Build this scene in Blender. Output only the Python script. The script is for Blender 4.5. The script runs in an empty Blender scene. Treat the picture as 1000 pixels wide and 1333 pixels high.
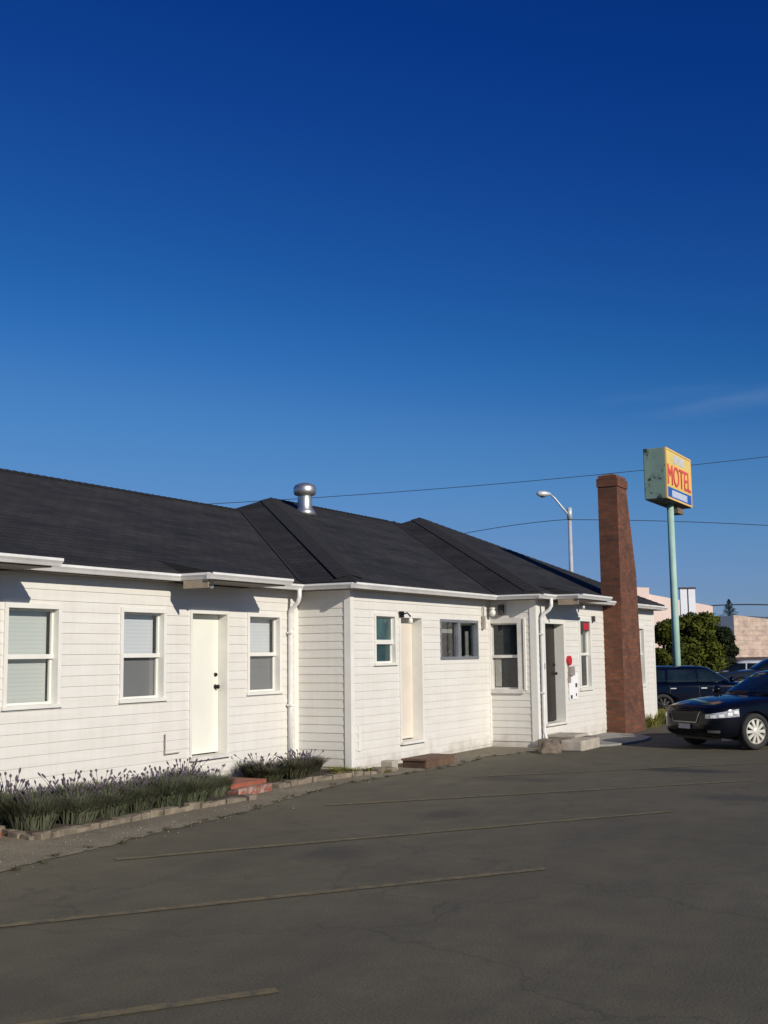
import bpy, bmesh, math, random
from mathutils import Vector, Matrix, Euler
from mathutils.bvhtree import BVHTree
random.seed(7)
S = bpy.context.scene
C = S.collection
R = math.radians

# ------------------------------------------------------------------ materials
def new_mat(name):
    m = bpy.data.materials.new(name); m.use_nodes = True
    nt = m.node_tree; nt.nodes.clear()
    out = nt.nodes.new('ShaderNodeOutputMaterial')
    b = nt.nodes.new('ShaderNodeBsdfPrincipled')
    nt.links.new(b.outputs[0], out.inputs[0])
    return m, nt, b
def N(nt, t, **kw):
    n = nt.nodes.new(t)
    for k, v in kw.items():
        if k in n.inputs: n.inputs[k].default_value = v
        else: setattr(n, k, v)
    return n
def ramp(nt, fac, stops):
    r = nt.nodes.new('ShaderNodeValToRGB'); e = r.color_ramp.elements
    while len(e) < len(stops): e.new(0.5)
    for i, (p, c) in enumerate(stops):
        e[i].position = p; e[i].color = (c[0], c[1], c[2], 1) if not isinstance(c, (int, float)) else (c, c, c, 1)
    nt.links.new(fac, r.inputs[0]); return r.outputs[0]
def mixc(nt, fac, a, b, mode='MIX'):
    m = nt.nodes.new('ShaderNodeMix'); m.data_type = 'RGBA'; m.blend_type = mode
    for s, v in ((m.inputs[0], fac), (m.inputs[6], a), (m.inputs[7], b)):
        if hasattr(v, 'is_linked') or hasattr(v, 'links'): nt.links.new(v, s)
        elif isinstance(v, (int, float)): s.default_value = v
        else: s.default_value = (v[0], v[1], v[2], 1)
    return m.outputs[2]
def objcoord(nt, scale=(1, 1, 1), kind='Object'):
    tc = nt.nodes.new('ShaderNodeTexCoord'); mp = nt.nodes.new('ShaderNodeMapping')
    mp.inputs['Scale'].default_value = scale
    nt.links.new(tc.outputs[kind], mp.inputs[0]); return mp.outputs[0]
def noise(nt, co, scale, detail=4, rough=.6):
    n = N(nt, 'ShaderNodeTexNoise', Scale=scale, Detail=detail, Roughness=rough)
    nt.links.new(co, n.inputs['Vector']); return n.outputs['Fac']
def bump(nt, b, h, strength=.3, dist=.01):
    bn = N(nt, 'ShaderNodeBump', Strength=strength, Distance=dist)
    nt.links.new(h, bn.inputs['Height']); nt.links.new(bn.outputs[0], b.inputs['Normal'])
def simple(name, col, rough=.6, metal=0, var=.12, scale=6, coat=0, bmp=0):
    m, nt, b = new_mat(name)
    co = objcoord(nt); f = noise(nt, co, scale)
    lo = tuple(c * (1 - var) for c in col); hi = tuple(min(1, c * (1 + var)) for c in col)
    nt.links.new(ramp(nt, f, [(.3, lo), (.7, hi)]), b.inputs['Base Color'])
    b.inputs['Roughness'].default_value = rough; b.inputs['Metallic'].default_value = metal
    b.inputs['Coat Weight'].default_value = coat; b.inputs['Coat Roughness'].default_value = .04
    if bmp: bump(nt, b, noise(nt, co, scale * 8), bmp, .01)
    return m
def glow(name, col, e):
    m, nt, b = new_mat(name); b.inputs['Base Color'].default_value = (*col, 1)
    b.inputs['Emission Color'].default_value = (*col, 1); b.inputs['Emission Strength'].default_value = e
    return m

def mat_siding():
    m, nt, b = new_mat('white_painted_siding')
    co = objcoord(nt)
    streak = noise(nt, objcoord(nt, (5, 5, .5)), 1.5, 5, .65)
    blot = noise(nt, objcoord(nt, (.8, .8, 6.5)), 1.2, 4, .6)
    c1 = ramp(nt, streak, [(.3, (.672, .648, .592)), (.68, (.718, .697, .642))])
    c2 = ramp(nt, blot, [(.35, (.94, .93, .91)), (.65, (1, 1, 1))])
    c = mixc(nt, 1.0, c1, c2, 'MULTIPLY')
    # grime splashed up from the soil
    sx = nt.nodes.new('ShaderNodeSeparateXYZ'); nt.links.new(co, sx.inputs[0])
    n2 = noise(nt, co, 3.0, 5, .7)
    ad = N(nt, 'ShaderNodeMath', operation='MULTIPLY_ADD'); nt.links.new(n2, ad.inputs[0]); ad.inputs[1].default_value = .8
    nt.links.new(sx.outputs[2], ad.inputs[2])
    g = ramp(nt, ad.outputs[0], [(.36, 1.0), (.62, 0.0)])
    gm = N(nt, 'ShaderNodeMath', operation='MULTIPLY'); nt.links.new(g, gm.inputs[0]); gm.inputs[1].default_value = .55
    c = mixc(nt, gm.outputs[0], c, (.36, .32, .26))
    nt.links.new(c, b.inputs['Base Color']); b.inputs['Roughness'].default_value = .62
    bump(nt, b, noise(nt, objcoord(nt, (2, 2, 30)), 6), .12, .004)
    return m
def mat_shingle():
    m, nt, b = new_mat('charcoal_asphalt_shingle')
    uv = objcoord(nt, (1, 1, 1), 'UV')
    br = N(nt, 'ShaderNodeTexBrick', Scale=1.0)
    br.inputs['Color1'].default_value = (.019, .0205, .0225, 1); br.inputs['Color2'].default_value = (.0275, .0285, .0295, 1)
    br.inputs['Mortar'].default_value = (.010, .010, .011, 1); br.inputs['Mortar Size'].default_value = .009
    br.inputs['Brick Width'].default_value = .30; br.inputs['Row Height'].default_value = .135; br.offset = .5
    nt.links.new(uv, br.inputs['Vector'])
    big = noise(nt, objcoord(nt, (.35, 1.6, 1), 'UV'), 1.2, 6, .65)
    c = mixc(nt, 1.0, br.outputs['Color'], ramp(nt, big, [(.26, (.58, .59, .62)), (.74, (1.8, 1.68, 1.52))]), 'MULTIPLY')
    fine = noise(nt, uv, 55, 2, .5)
    c = mixc(nt, 1.0, c, ramp(nt, fine, [(.3, (.6, .6, .6)), (.7, (1.5, 1.5, 1.5))]), 'MULTIPLY')
    nt.links.new(c, b.inputs['Base Color']); b.inputs['Roughness'].default_value = .9
    b.inputs['Specular IOR Level'].default_value = .25
    bump(nt, b, br.outputs['Fac'], -.5, .012)
    return m
def mat_brick(name, c1, c2, mo, w=.21, h=.073, ms=.010, wear=None):
    m, nt, b = new_mat(name)
    uv = objcoord(nt, (1, 1, 1), 'UV')
    wob = noise(nt, uv, 9, 2)
    br = N(nt, 'ShaderNodeTexBrick', Scale=1.0)
    br.inputs['Color1'].default_value = (*c1, 1); br.inputs['Color2'].default_value = (*c2, 1); br.inputs['Mortar'].default_value = (*mo, 1)
    br.inputs['Mortar Size'].default_value = ms; br.inputs['Mortar Smooth'].default_value = .2
    br.inputs['Brick Width'].default_value = w; br.inputs['Row Height'].default_value = h
    nt.links.new(uv, br.inputs['Vector'])
    c = mixc(nt, 1.0, br.outputs['Color'], ramp(nt, noise(nt, uv, 2.2, 6, .7), [(.25, (.55, .55, .56)), (.75, (1.5, 1.42, 1.3))]), 'MULTIPLY')
    if wear:
        c = mixc(nt, ramp(nt, noise(nt, uv, 7, 5, .7), [(.47, 0), (.56, 1)]), c, wear)
    nt.links.new(c, b.inputs['Base Color']); b.inputs['Roughness'].default_value = .88
    bump(nt, b, br.outputs['Fac'], -.6, .012)
    return m
def mat_asphalt():
    m, nt, b = new_mat('worn_asphalt')
    co = objcoord(nt)
    big = noise(nt, co, .35, 6, .62); med = noise(nt, co, 2.4, 5, .65); fine = noise(nt, co, 60, 2, .6)
    c = ramp(nt, big, [(.3, (.082, .073, .044)), (.7, (.112, .100, .062))])
    c = mixc(nt, 1.0, c, ramp(nt, med, [(.3, (.84, .84, .84)), (.7, (1.14, 1.14, 1.12))]), 'MULTIPLY')
    c = mixc(nt, 1.0, c, ramp(nt, fine, [(.28, (.72, .72, .72)), (.72, (1.28, 1.28, 1.26))]), 'MULTIPLY')
    c = mixc(nt, ramp(nt, noise(nt, objcoord(nt, (.25, 1.1, 1)), 1.5, 5, .7), [(.52, 0), (.66, .32)]), c, (.045, .042, .036))
    vo = N(nt, 'ShaderNodeTexVoronoi', feature='DISTANCE_TO_EDGE', Scale=.33)
    wv = N(nt, 'ShaderNodeVectorMath', operation='ADD')
    nz = N(nt, 'ShaderNodeTexNoise', Scale=1.6, Detail=5); nt.links.new(co, nz.inputs['Vector'])
    nt.links.new(co, wv.inputs[0]); nt.links.new(nz.outputs['Color'], wv.inputs[1]); nt.links.new(wv.outputs[0], vo.inputs['Vector'])
    c = mixc(nt, ramp(nt, vo.outputs['Distance'], [(.0, .45), (.007, 0)]), c, (.03, .029, .026))
    # oil stains, each with its own place on the lot
    for (sx, sy, rx, ry) in ((17.95, -5.45, .42, 1.0), (15.9, -3.6, .5, .9), (12.2, -4.3, .6, .35), (14.9, -6.9, .5, .7), (9.4, -4.5, .5, .4)):
        mp = nt.nodes.new('ShaderNodeMapping'); mp.vector_type = 'TEXTURE'
        mp.inputs['Location'].default_value = (sx, sy, 0); mp.inputs['Scale'].default_value = (rx, ry, 1)
        nt.links.new(co, mp.inputs[0])
        wn = N(nt, 'ShaderNodeVectorMath', operation='ADD'); nn = N(nt, 'ShaderNodeTexNoise', Scale=2.5, Detail=3)
        nt.links.new(mp.outputs[0], nn.inputs['Vector']); nt.links.new(mp.outputs[0], wn.inputs[0]); nt.links.new(nn.outputs['Color'], wn.inputs[1])
        ln = N(nt, 'ShaderNodeVectorMath', operation='DISTANCE'); ln.inputs[1].default_value = (.5, .5, .5)
        nt.links.new(wn.outputs[0], ln.inputs[0])
        c = mixc(nt, ramp(nt, ln.outputs['Value'], [(.35, .85 if sx > 17 else .5), (1.0, 0)]), c, (.022, .021, .02))
    nt.links.new(c, b.inputs['Base Color']); b.inputs['Roughness'].default_value = .85
    bump(nt, b, fine, .6, .006)
    return m
def mat_verge():
    m, nt, b = new_mat('gritty_concrete_verge')
    co = objcoord(nt)
    c = ramp(nt, noise(nt, co, 1.1, 7, .7), [(.28, (.135, .115, .075)), (.55, (.195, .168, .115)), (.75, (.25, .22, .155))])
    c = mixc(nt, 1.0, c, ramp(nt, noise(nt, co, 40, 3, .6), [(.3, (.62, .62, .62)), (.7, (1.35, 1.35, 1.35))]), 'MULTIPLY')
    c = mixc(nt, ramp(nt, noise(nt, co, 3.1, 5, .75), [(.56, 0), (.68, .55)]), c, (.06, .065, .03))
    nt.links.new(c, b.inputs['Base Color']); b.inputs['Roughness'].default_value = .92
    bump(nt, b, noise(nt, co, 25, 4), .7, .012)
    return m
def mat_line():
    m, nt, b = new_mat('faded_yellow_paint')
    co = objcoord(nt)
    f = noise(nt, co, 9, 6, .75)
    nt.links.new(ramp(nt, f, [(.38, (.082, .076, .055)), (.54, (.165, .135, .063)), (.75, (.235, .19, .085))]), b.inputs['Base Color'])
    b.inputs['Roughness'].default_value = .85; return m
def mat_glass(name, tint=(.95, .96, .96), refl=.35):
    m, nt, b = new_mat(name)
    nt.nodes.remove(b); out = [n for n in nt.nodes if n.type == 'OUTPUT_MATERIAL'][0]
    tr = nt.nodes.new('ShaderNodeBsdfTransparent'); tr.inputs[0].default_value = (*tint, 1)
    gl = nt.nodes.new('ShaderNodeBsdfGlossy'); gl.inputs['Roughness'].default_value = .03
    lw = nt.nodes.new('ShaderNodeLayerWeight'); pw = N(nt, 'ShaderNodeMath', operation='POWER'); pw.inputs[1].default_value = 4.0
    nt.links.new(lw.outputs['Facing'], pw.inputs[0]); ml = N(nt, 'ShaderNodeMath', operation='MULTIPLY_ADD')
    nt.links.new(pw.outputs[0], ml.inputs[0]); ml.inputs[1].default_value = .9; ml.inputs[2].default_value = refl * .15
    nt.links.new(noise_bump(nt, 1.3, .02), gl.inputs['Normal'])
    mx = nt.nodes.new('ShaderNodeMixShader'); nt.links.new(ml.outputs[0], mx.inputs[0])
    nt.links.new(tr.outputs[0], mx.inputs[1]); nt.links.new(gl.outputs[0], mx.inputs[2]); nt.links.new(mx.outputs[0], out.inputs[0])
    return m
def noise_bump(nt, scale, st):
    bn = N(nt, 'ShaderNodeBump', Strength=st, Distance=.05); nt.links.new(noise(nt, objcoord(nt), scale, 2), bn.inputs['Height'])
    return bn.outputs[0]
def mat_dark_glass(name, col=(.012, .016, .018), rough=.03, bw=.02):
    m, nt, b = new_mat(name)
    co = objcoord(nt)
    nt.links.new(ramp(nt, noise(nt, co, 2, 3), [(.35, tuple(c * .6 for c in col)), (.65, tuple(c * 1.5 for c in col))]), b.inputs['Base Color'])
    b.inputs['Roughness'].default_value = rough; b.inputs['Specular IOR Level'].default_value = .6
    nt.links.new(noise_bump(nt, 1.1, bw), b.inputs['Normal']); return m
def mat_blind(name, col):
    m, nt, b = new_mat(name)
    w = N(nt, 'ShaderNodeTexWave', wave_type='BANDS', bands_direction='Z', Scale=6.5, Distortion=.05)
    nt.links.new(objcoord(nt), w.inputs['Vector'])
    nt.links.new(ramp(nt, w.outputs['Fac'], [(.0, tuple(c * .92 for c in col)), (.5, col)]), b.inputs['Base Color'])
    b.inputs['Roughness'].default_value = .7; return m
def mat_leaf(name, a, bcol, scale=1.2, trans=.25):
    m, nt, b = new_mat(name)
    co = objcoord(nt)
    c = ramp(nt, noise(nt, co, scale, 5, .7), [(.3, a), (.7, bcol)])
    gi = nt.nodes.new('ShaderNodeObjectInfo')
    hs = N(nt, 'ShaderNodeHueSaturation'); mr = N(nt, 'ShaderNodeMapRange'); mr.inputs['To Min'].default_value = .8; mr.inputs['To Max'].default_value = 1.2
    nt.links.new(gi.outputs['Random'], mr.inputs['Value']); nt.links.new(mr.outputs[0], hs.inputs['Value']); nt.links.new(c, hs.inputs['Color'])
    nt.links.new(hs.outputs[0], b.inputs['Base Color']); b.inputs['Roughness'].default_value = .8; b.inputs['Specular IOR Level'].default_value = .2
    b.inputs['Subsurface Weight'].default_value = 0
    return m
def mat_carpaint(name, col):
    m, nt, b = new_mat(name)
    nt.links.new(ramp(nt, noise(nt, objcoord(nt), 3, 4), [(.3, tuple(c * .8 for c in col)), (.7, tuple(c * 1.2 for c in col))]), b.inputs['Base Color'])
    b.inputs['Metallic'].default_value = 0; b.inputs['Roughness'].default_value = .12
    b.inputs['Specular IOR Level'].default_value = .2; b.inputs['Coat Weight'].default_value = .10; b.inputs['Coat Roughness'].default_value = .03; return m
def mat_rusty(name, col, rust=(.10, .055, .03), amt=.62):
    m, nt, b = new_mat(name)
    co = objcoord(nt)
    f = ramp(nt, noise(nt, co, 2.6, 6, .7), [(amt, 0), (amt + .05, 1)])
    base = ramp(nt, noise(nt, co, 1.4, 5), [(.3, tuple(c * .8 for c in col)), (.7, tuple(c * 1.15 for c in col))])
    nt.links.new(mixc(nt, f, base, rust), b.inputs['Base Color']); b.inputs['Roughness'].default_value = .6
    return m

M = dict(
    siding=mat_siding(), shingle=mat_shingle(),
    cap=simple('dark_shingle_cap', (.0135, .014, .0155), .9, var=.3, scale=9, bmp=.4),
    trim=simple('white_trim_paint', (.72, .705, .645), .5, var=.06, scale=2.5),
    trim_grey=simple('weathered_trim_paint', (.62, .60, .55), .6, var=.14, scale=3),
    gutter=simple('white_gutter_enamel', (.72, .71, .68), .4, var=.12, scale=3),
    cheek=simple('tan_weathered_board', (.30, .24, .17), .8, var=.2, scale=5),
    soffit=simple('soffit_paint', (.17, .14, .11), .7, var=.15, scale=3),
    found=simple('painted_foundation', (.56, .53, .47), .85, var=.2, scale=4, bmp=.3),
    chimney=mat_brick('chimney_brick', (.170, .057, .028), (.092, .036, .021), (.085, .056, .038)),
    step_brick=mat_brick('worn_red_step_brick', (.27, .085, .05), (.22, .075, .05), (.20, .14, .11), wear=(.36, .25, .22)),
    step_brick_top=mat_brick('orange_red_step_top', (.30, .085, .045), (.25, .075, .045), (.18, .10, .07)),
    asphalt=mat_asphalt(), verge=mat_verge(), line=mat_line(),
    concrete=simple('pale_concrete', (.40, .355, .29), .9, var=.2, scale=5, bmp=.4),
    concrete2=simple('grey_concrete_apron', (.27, .26, .23), .92, var=.16, scale=3, bmp=.4),
    edging=simple('edging_concrete', (.19, .155, .11), .95, var=.45, scale=6, bmp=.6),
    dirt=simple('bed_soil', (.06, .045, .03), .95, var=.4, scale=6, bmp=.8),
    field=simple('dry_ground', (.13, .12, .08), .95, var=.3, scale=.4),
    rock=simple('brown_boulder', (.17, .135, .10), .95, var=.4, scale=5, bmp=.7),
    wood=simple('weathered_brown_wood', (.12, .07, .043), .85, var=.35, scale=5, bmp=.4),
    wood_dark=simple('dark_brown_wood', (.06, .035, .02), .85, var=.3, scale=5),
    door_white=simple('cream_white_door', (.74, .735, .64), .5, var=.04, scale=1.5),
    door_tan=simple('beige_door', (.66, .59, .49), .5, var=.06, scale=2),
    door_brown=simple('dark_brown_door', (.022, .015, .010), .5, var=.2, scale=3),
    black=simple('black_metal', (.015, .015, .015), .4, .6),
    black_plastic=simple('black_plastic', (.012, .012, .013), .55, 0),
    galv=simple('galvanised_steel', (.55, .55, .53), .42, .9, var=.12, scale=7),
    glass=mat_glass('window_glass'), dglass=mat_dark_glass('dark_window_glass'),
    tglass=mat_dark_glass('teal_window_glass', (.05, .10, .10)),
    tglass2=mat_dark_glass('deep_teal_window_glass', (.02, .045, .05)),
    blind_green=mat_blind('pale_green_blind', (.60, .62, .57)), blind_blue=mat_blind('pale_blue_blind', (.66, .67, .68)),
    screen=simple('grey_insect_screen', (.20, .198, .198), .8, var=.05, scale=3),
    curtain=simple('pale_curtain', (.30, .30, .26), .9, var=.2, scale=8),
    alu=simple('dull_aluminium', (.28, .30, .32), .4, .5),
    red=simple('red_sign_enamel', (.50, .02, .03), .45, var=.1), white_paper=simple('white_paper', (.78, .78, .78), .8, var=.03),
    grey_box=simple('grey_meter_box', (.30, .26, .23), .5, var=.15), ink=simple('dark_ink', (.03, .03, .035), .7),
    sign_cab=mat_rusty('mint_green_sign_metal', (.19, .285, .235), (.04, .045, .04), .57),
    pole_green=mat_rusty('mint_pole_paint', (.34, .52, .44), (.2, .2, .15), .68),
    s_yellow=simple('sign_yellow', (.72, .56, .17), .5, var=.08, scale=2), s_orange=simple('sign_orange_yellow', (.82, .52, .14), .5, var=.1, scale=2),
    s_red=simple('sign_red', (.66, .10, .08), .5, var=.15, scale=3), s_blue=simple('sign_blue', (.02, .11, .42), .5, var=.1),
    s_pale=simple('sign_pale_lilac', (.56, .54, .52), .6, var=.2, scale=5), s_white=simple('sign_white', (.50, .56, .66), .5, var=.25, scale=7), s_ltblue=simple('sign_blue_lettering', (.10, .16, .40), .5),
    s_under=simple('sign_underside', (.05, .055, .05), .7),
    lamp_grey=simple('lamp_post_grey', (.55, .57, .58), .45, .3), lens=simple('lamp_lens', (.75, .75, .7), .2),
    pink=simple('pale_pink_stucco', (.76, .60, .52), .85, var=.08, scale=.5), pink2=mat_brick('pinkish_block_wall', (.60, .48, .40), (.54, .43, .36), (.44, .35, .29), .6, .3, .02),
    dark_trim=simple('dark_brown_trim', (.05, .04, .035), .7),
    panel_white=simple('white_sign_panel', (.72, .74, .78), .5, var=.05),
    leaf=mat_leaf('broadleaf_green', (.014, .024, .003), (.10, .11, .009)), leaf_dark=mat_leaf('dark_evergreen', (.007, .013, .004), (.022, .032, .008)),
    conifer=mat_leaf('conifer_needles', (.010, .018, .014), (.022, .034, .022)),
    lav=mat_leaf('lavender_grey_green', (.068, .078, .044), (.15, .16, .095), 3), lavf=mat_leaf('faded_lavender_flower', (.070, .060, .080), (.13, .105, .125), 5),
    lavd=mat_leaf('dark_olive_leaf', (.045, .046, .026), (.095, .092, .048), 3),
    grass=mat_leaf('yellow_green_grass', (.10, .11, .02), (.24, .22, .06), 2), bark=simple('bark', (.07, .05, .035), .95, var=.3),
    hill=simple('haze_tinted_hill', (.10, .135, .175), 1, var=.2, scale=.01),  # forested hill tinted blue: distance haze is put into its colour
    paint_black=mat_carpaint('black_car_paint', (.003, .004, .008)), paint_blue=mat_carpaint('midnight_blue_car_paint', (.002, .004, .012)),
    paint_white=mat_carpaint('white_car_paint', (.62, .62, .62)), paint_grey=mat_carpaint('dark_grey_car_paint', (.02, .025, .035)),
    cglass=mat_dark_glass('car_glass', (.008, .014, .016), .02, .0), reflector=simple('lamp_reflector', (.68, .68, .67), .3, 0, var=.05), chrome=simple('chrome', (.7, .7, .7), .12, 1, var=.03),
    dull_chrome=simple('dull_chrome', (.30, .30, .30), .3, .8),
    lampglass=simple('headlamp_lens', (.34, .35, .36), .15, 0, var=.4, scale=14, coat=1), tyre=simple('tyre_rubber', (.018, .018, .018), .8),
    rim=simple('pale_alloy_rim', (.62, .60, .52), .4, .25, var=.05), plate=simple('licence_plate', (.38, .38, .40), .5, var=.2, scale=20), amber=simple('amber_lens', (.7, .55, .4), .25),
    taillight=simple('red_tail_lens', (.25, .01, .01), .25),
)

# ------------------------------------------------------------------ mesh builder
class MB:
    def __init__(s): s.v = []; s.f = []; s.uv = []; s.mi = []
    def poly(s, pts, uvs=None, mi=0):
        i = len(s.v); s.v += [tuple(p) for p in pts]; s.f.append(tuple(range(i, i + len(pts)))); s.uv.append(uvs); s.mi.append(mi)
    def box(s, m, a0, a1, z0, z1, d0, d1, mi=0):
        P = lambda a, z, d: m(a, z, d)
        L = a1 - a0; H = z1 - z0; D = abs(d1 - d0)
        q = lambda pts, w, h, o=(0, 0): s.poly(pts, [(o[0], o[1]), (o[0] + w, o[1]), (o[0] + w, o[1] + h), (o[0], o[1] + h)], mi)
        q([P(a0, z0, d1), P(a1, z0, d1), P(a1, z1, d1), P(a0, z1, d1)], L, H)
        q([P(a1, z0, d0), P(a0, z0, d0), P(a0, z1, d0), P(a1, z1, d0)], L, H)
        q([P(a0, z0, d0), P(a0, z0, d1), P(a0, z1, d1), P(a0, z1, d0)], D, H)
        q([P(a1, z0, d1), P(a1, z0, d0), P(a1, z1, d0), P(a1, z1, d1)], D, H)
        q([P(a0, z1, d1), P(a1, z1, d1), P(a1, z1, d0), P(a0, z1, d0)], L, D)
        q([P(a0, z0, d0), P(a1, z0, d0), P(a1, z0, d1), P(a0, z0, d1)], L, D)
    def prism(s, poly, axis_pts, mi=0):      # poly: list of 3d offsets, axis_pts: two 3d points
        a, b = [Vector(p) for p in axis_pts]; n = len(poly)
        A = [a + Vector(p) for p in poly]; B = [b + Vector(p) for p in poly]
        s.poly(A[::-1], None, mi); s.poly(B, None, mi)
        for i in range(n):
            j = (i + 1) % n; s.poly([A[i], A[j], B[j], B[i]], None, mi)
    def tube(s, pts, r, n=10, caps=True, mi=0):
        pts = [Vector(p) for p in pts]; rs = r if isinstance(r, (list, tuple)) else [r] * len(pts)
        base = len(s.v); prev = None
        for k, p in enumerate(pts):
            t = (pts[min(k + 1, len(pts) - 1)] - pts[max(k - 1, 0)]).normalized()
            u = prev - t * prev.dot(t) if prev else (Vector((0, 0, 1)) if abs(t.z) < .9 else Vector((1, 0, 0))).cross(t)
            if u.length < 1e-6: u = Vector((1, 0, 0)).cross(t)
            u.normalize(); prev = u; w = t.cross(u)
            for i in range(n):
                a = 2 * math.pi * i / n; s.v.append(tuple(p + (u * math.cos(a) + w * math.sin(a)) * rs[k]))
        for k in range(len(pts) - 1):
            for i in range(n):
                j = (i + 1) % n; s.f.append((base + k * n + i, base + k * n + j, base + (k + 1) * n + j, base + (k + 1) * n + i)); s.uv.append(None); s.mi.append(mi)
        if caps:
            s.f.append(tuple(base + i for i in range(n))[::-1]); s.uv.append(None); s.mi.append(mi)
            e = base + (len(pts) - 1) * n; s.f.append(tuple(e + i for i in range(n))); s.uv.append(None); s.mi.append(mi)
    def lathe(s, c, prof, n=24, mi=0):       # prof: (r, z)
        s.tube([(c[0], c[1], c[2] + z + 1e-5 * i) for i, (r, z) in enumerate(prof)], [max(r, .001) for r, z in prof], n, True, mi)
    def build(s, name, mats, parent=None, smooth=False, bevel=0, loc=None):
        me = bpy.data.meshes.new(name); me.from_pydata(s.v, [], s.f)
        if any(u for u in s.uv):
            ul = me.uv_layers.new(name='UVMap'); k = 0
            for fi, f in enumerate(s.f):
                for j in range(len(f)):
                    u = s.uv[fi]; ul.data[k].uv = u[j] if u else (s.v[f[j]][0], s.v[f[j]][2]); k += 1
        if not isinstance(mats, (list, tuple)): mats = [mats]
        for m in mats: me.materials.append(m)
        for p, mi in zip(me.polygons, s.mi): p.material_index = mi
        if smooth: me.shade_smooth()
        o = bpy.data.objects.new(name, me); C.objects.link(o)
        if parent: o.parent = parent
        if loc: o.location = loc
        if smooth: weld(me)
        if bevel:
            weld(me); b = o.modifiers.new('edge', 'BEVEL'); b.width = bevel; b.segments = 2; b.limit_method = 'ANGLE'
        return o
def weld(me):
    bm = bmesh.new(); bm.from_mesh(me); bmesh.ops.remove_doubles(bm, verts=bm.verts, dist=1e-5); bmesh.ops.recalc_face_normals(bm, faces=bm.faces); bm.to_mesh(me); bm.free()
def tag(o, label=None, cat=None, group=None, kind=None):
    for k, v in (('label', label), ('category', cat), ('group', group), ('kind', kind)):
        if v: o[k] = v
    return o
def empty(name, loc, rz=0):
    o = bpy.data.objects.new(name, None); C.objects.link(o); o.location = loc; o.rotation_euler = (0, 0, rz); o.empty_display_size = .2
    return o
def copy_tree(o, parent=None):
    c = o.copy(); C.objects.link(c); c.parent = parent
    for ch in list(o.children): copy_tree(ch, c)
    return c
I = lambda a, z, d: (a, d, z)
def front(y0): return lambda a, z, d: (a, y0 - d, z)            # wall facing -Y, a = X
def ret(x0): return lambda a, z, d: (x0 - d, -a, z)             # wall facing -X, a = -Y
def right(x0): return lambda a, z, d: (x0 + d, a, z)
def back(y0): return lambda a, z, d: (-a, y0 + d, z)

# ------------------------------------------------------------------ building
B = empty('motel_building', (15.8, 0, 0))
tag(B, 'long low white clapboard motel with dark hipped shingle roof, brick chimney and white gutters', 'building')
Bz = Matrix.Translation((-15.8, 0, 0))
def part(mb, name, mat, parent=None, **k):
    mb.v = [(x - 15.8, y, z) for x, y, z in mb.v]
    return mb.build(name, mat, parent or B, **k)

def siding(m, a0, a1, z0, z1, ops, name='wall', label=None, h=.127, off=.0095):
    mb = MB(); z = z0
    while z < z1 - 1e-4:
        zt = min(z + h, z1)
        cuts = sorted({z, zt} | {c for o in ops for c in (o[2], o[3]) if z < c < zt})
        for zl, zh in zip(cuts, cuts[1:]):
            iv = [(a0, a1)]
            for (oa, ob, oz, ot) in ops:
                if oz < (zl + zh) / 2 < ot:
                    iv = [p for (s, e) in iv for p in ((s, min(e, oa)), (max(s, ob), e)) if p[1] - p[0] > 1e-4]
            dl = .004 + off * (1 - (zl - z) / h); dh = .004 + off * (1 - (zh - z) / h)
            for s, e in iv:
                mb.poly([m(s, zl, dl), m(e, zl, dl), m(e, zh, dh), m(s, zh, dh)], [(s, zl), (e, zl), (e, zh), (s, zh)])
                if zl == z: mb.poly([m(s, zl, .0), m(e, zl, .0), m(e, zl, dl), m(s, zl, dl)])
        z = zt
    # backing behind the boards with the same openings
    xs = sorted({a0, a1} | {c for o in ops for c in o[:2]}); zs = sorted({z0 - .25, z1} | {c for o in ops for c in o[2:]})
    for s, e in zip(xs, xs[1:]):
        for zl, zh in zip(zs, zs[1:]):
            if any(o[0] < (s + e) / 2 < o[1] and o[2] < (zl + zh) / 2 < o[3] for o in ops): continue
            mb.poly([m(s, zl, -.002), m(e, zl, -.002), m(e, zh, -.002), m(s, zh, -.002)])
    o = part(mb, name, M['siding'])
    if label: o['label'] = label
    return o

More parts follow.
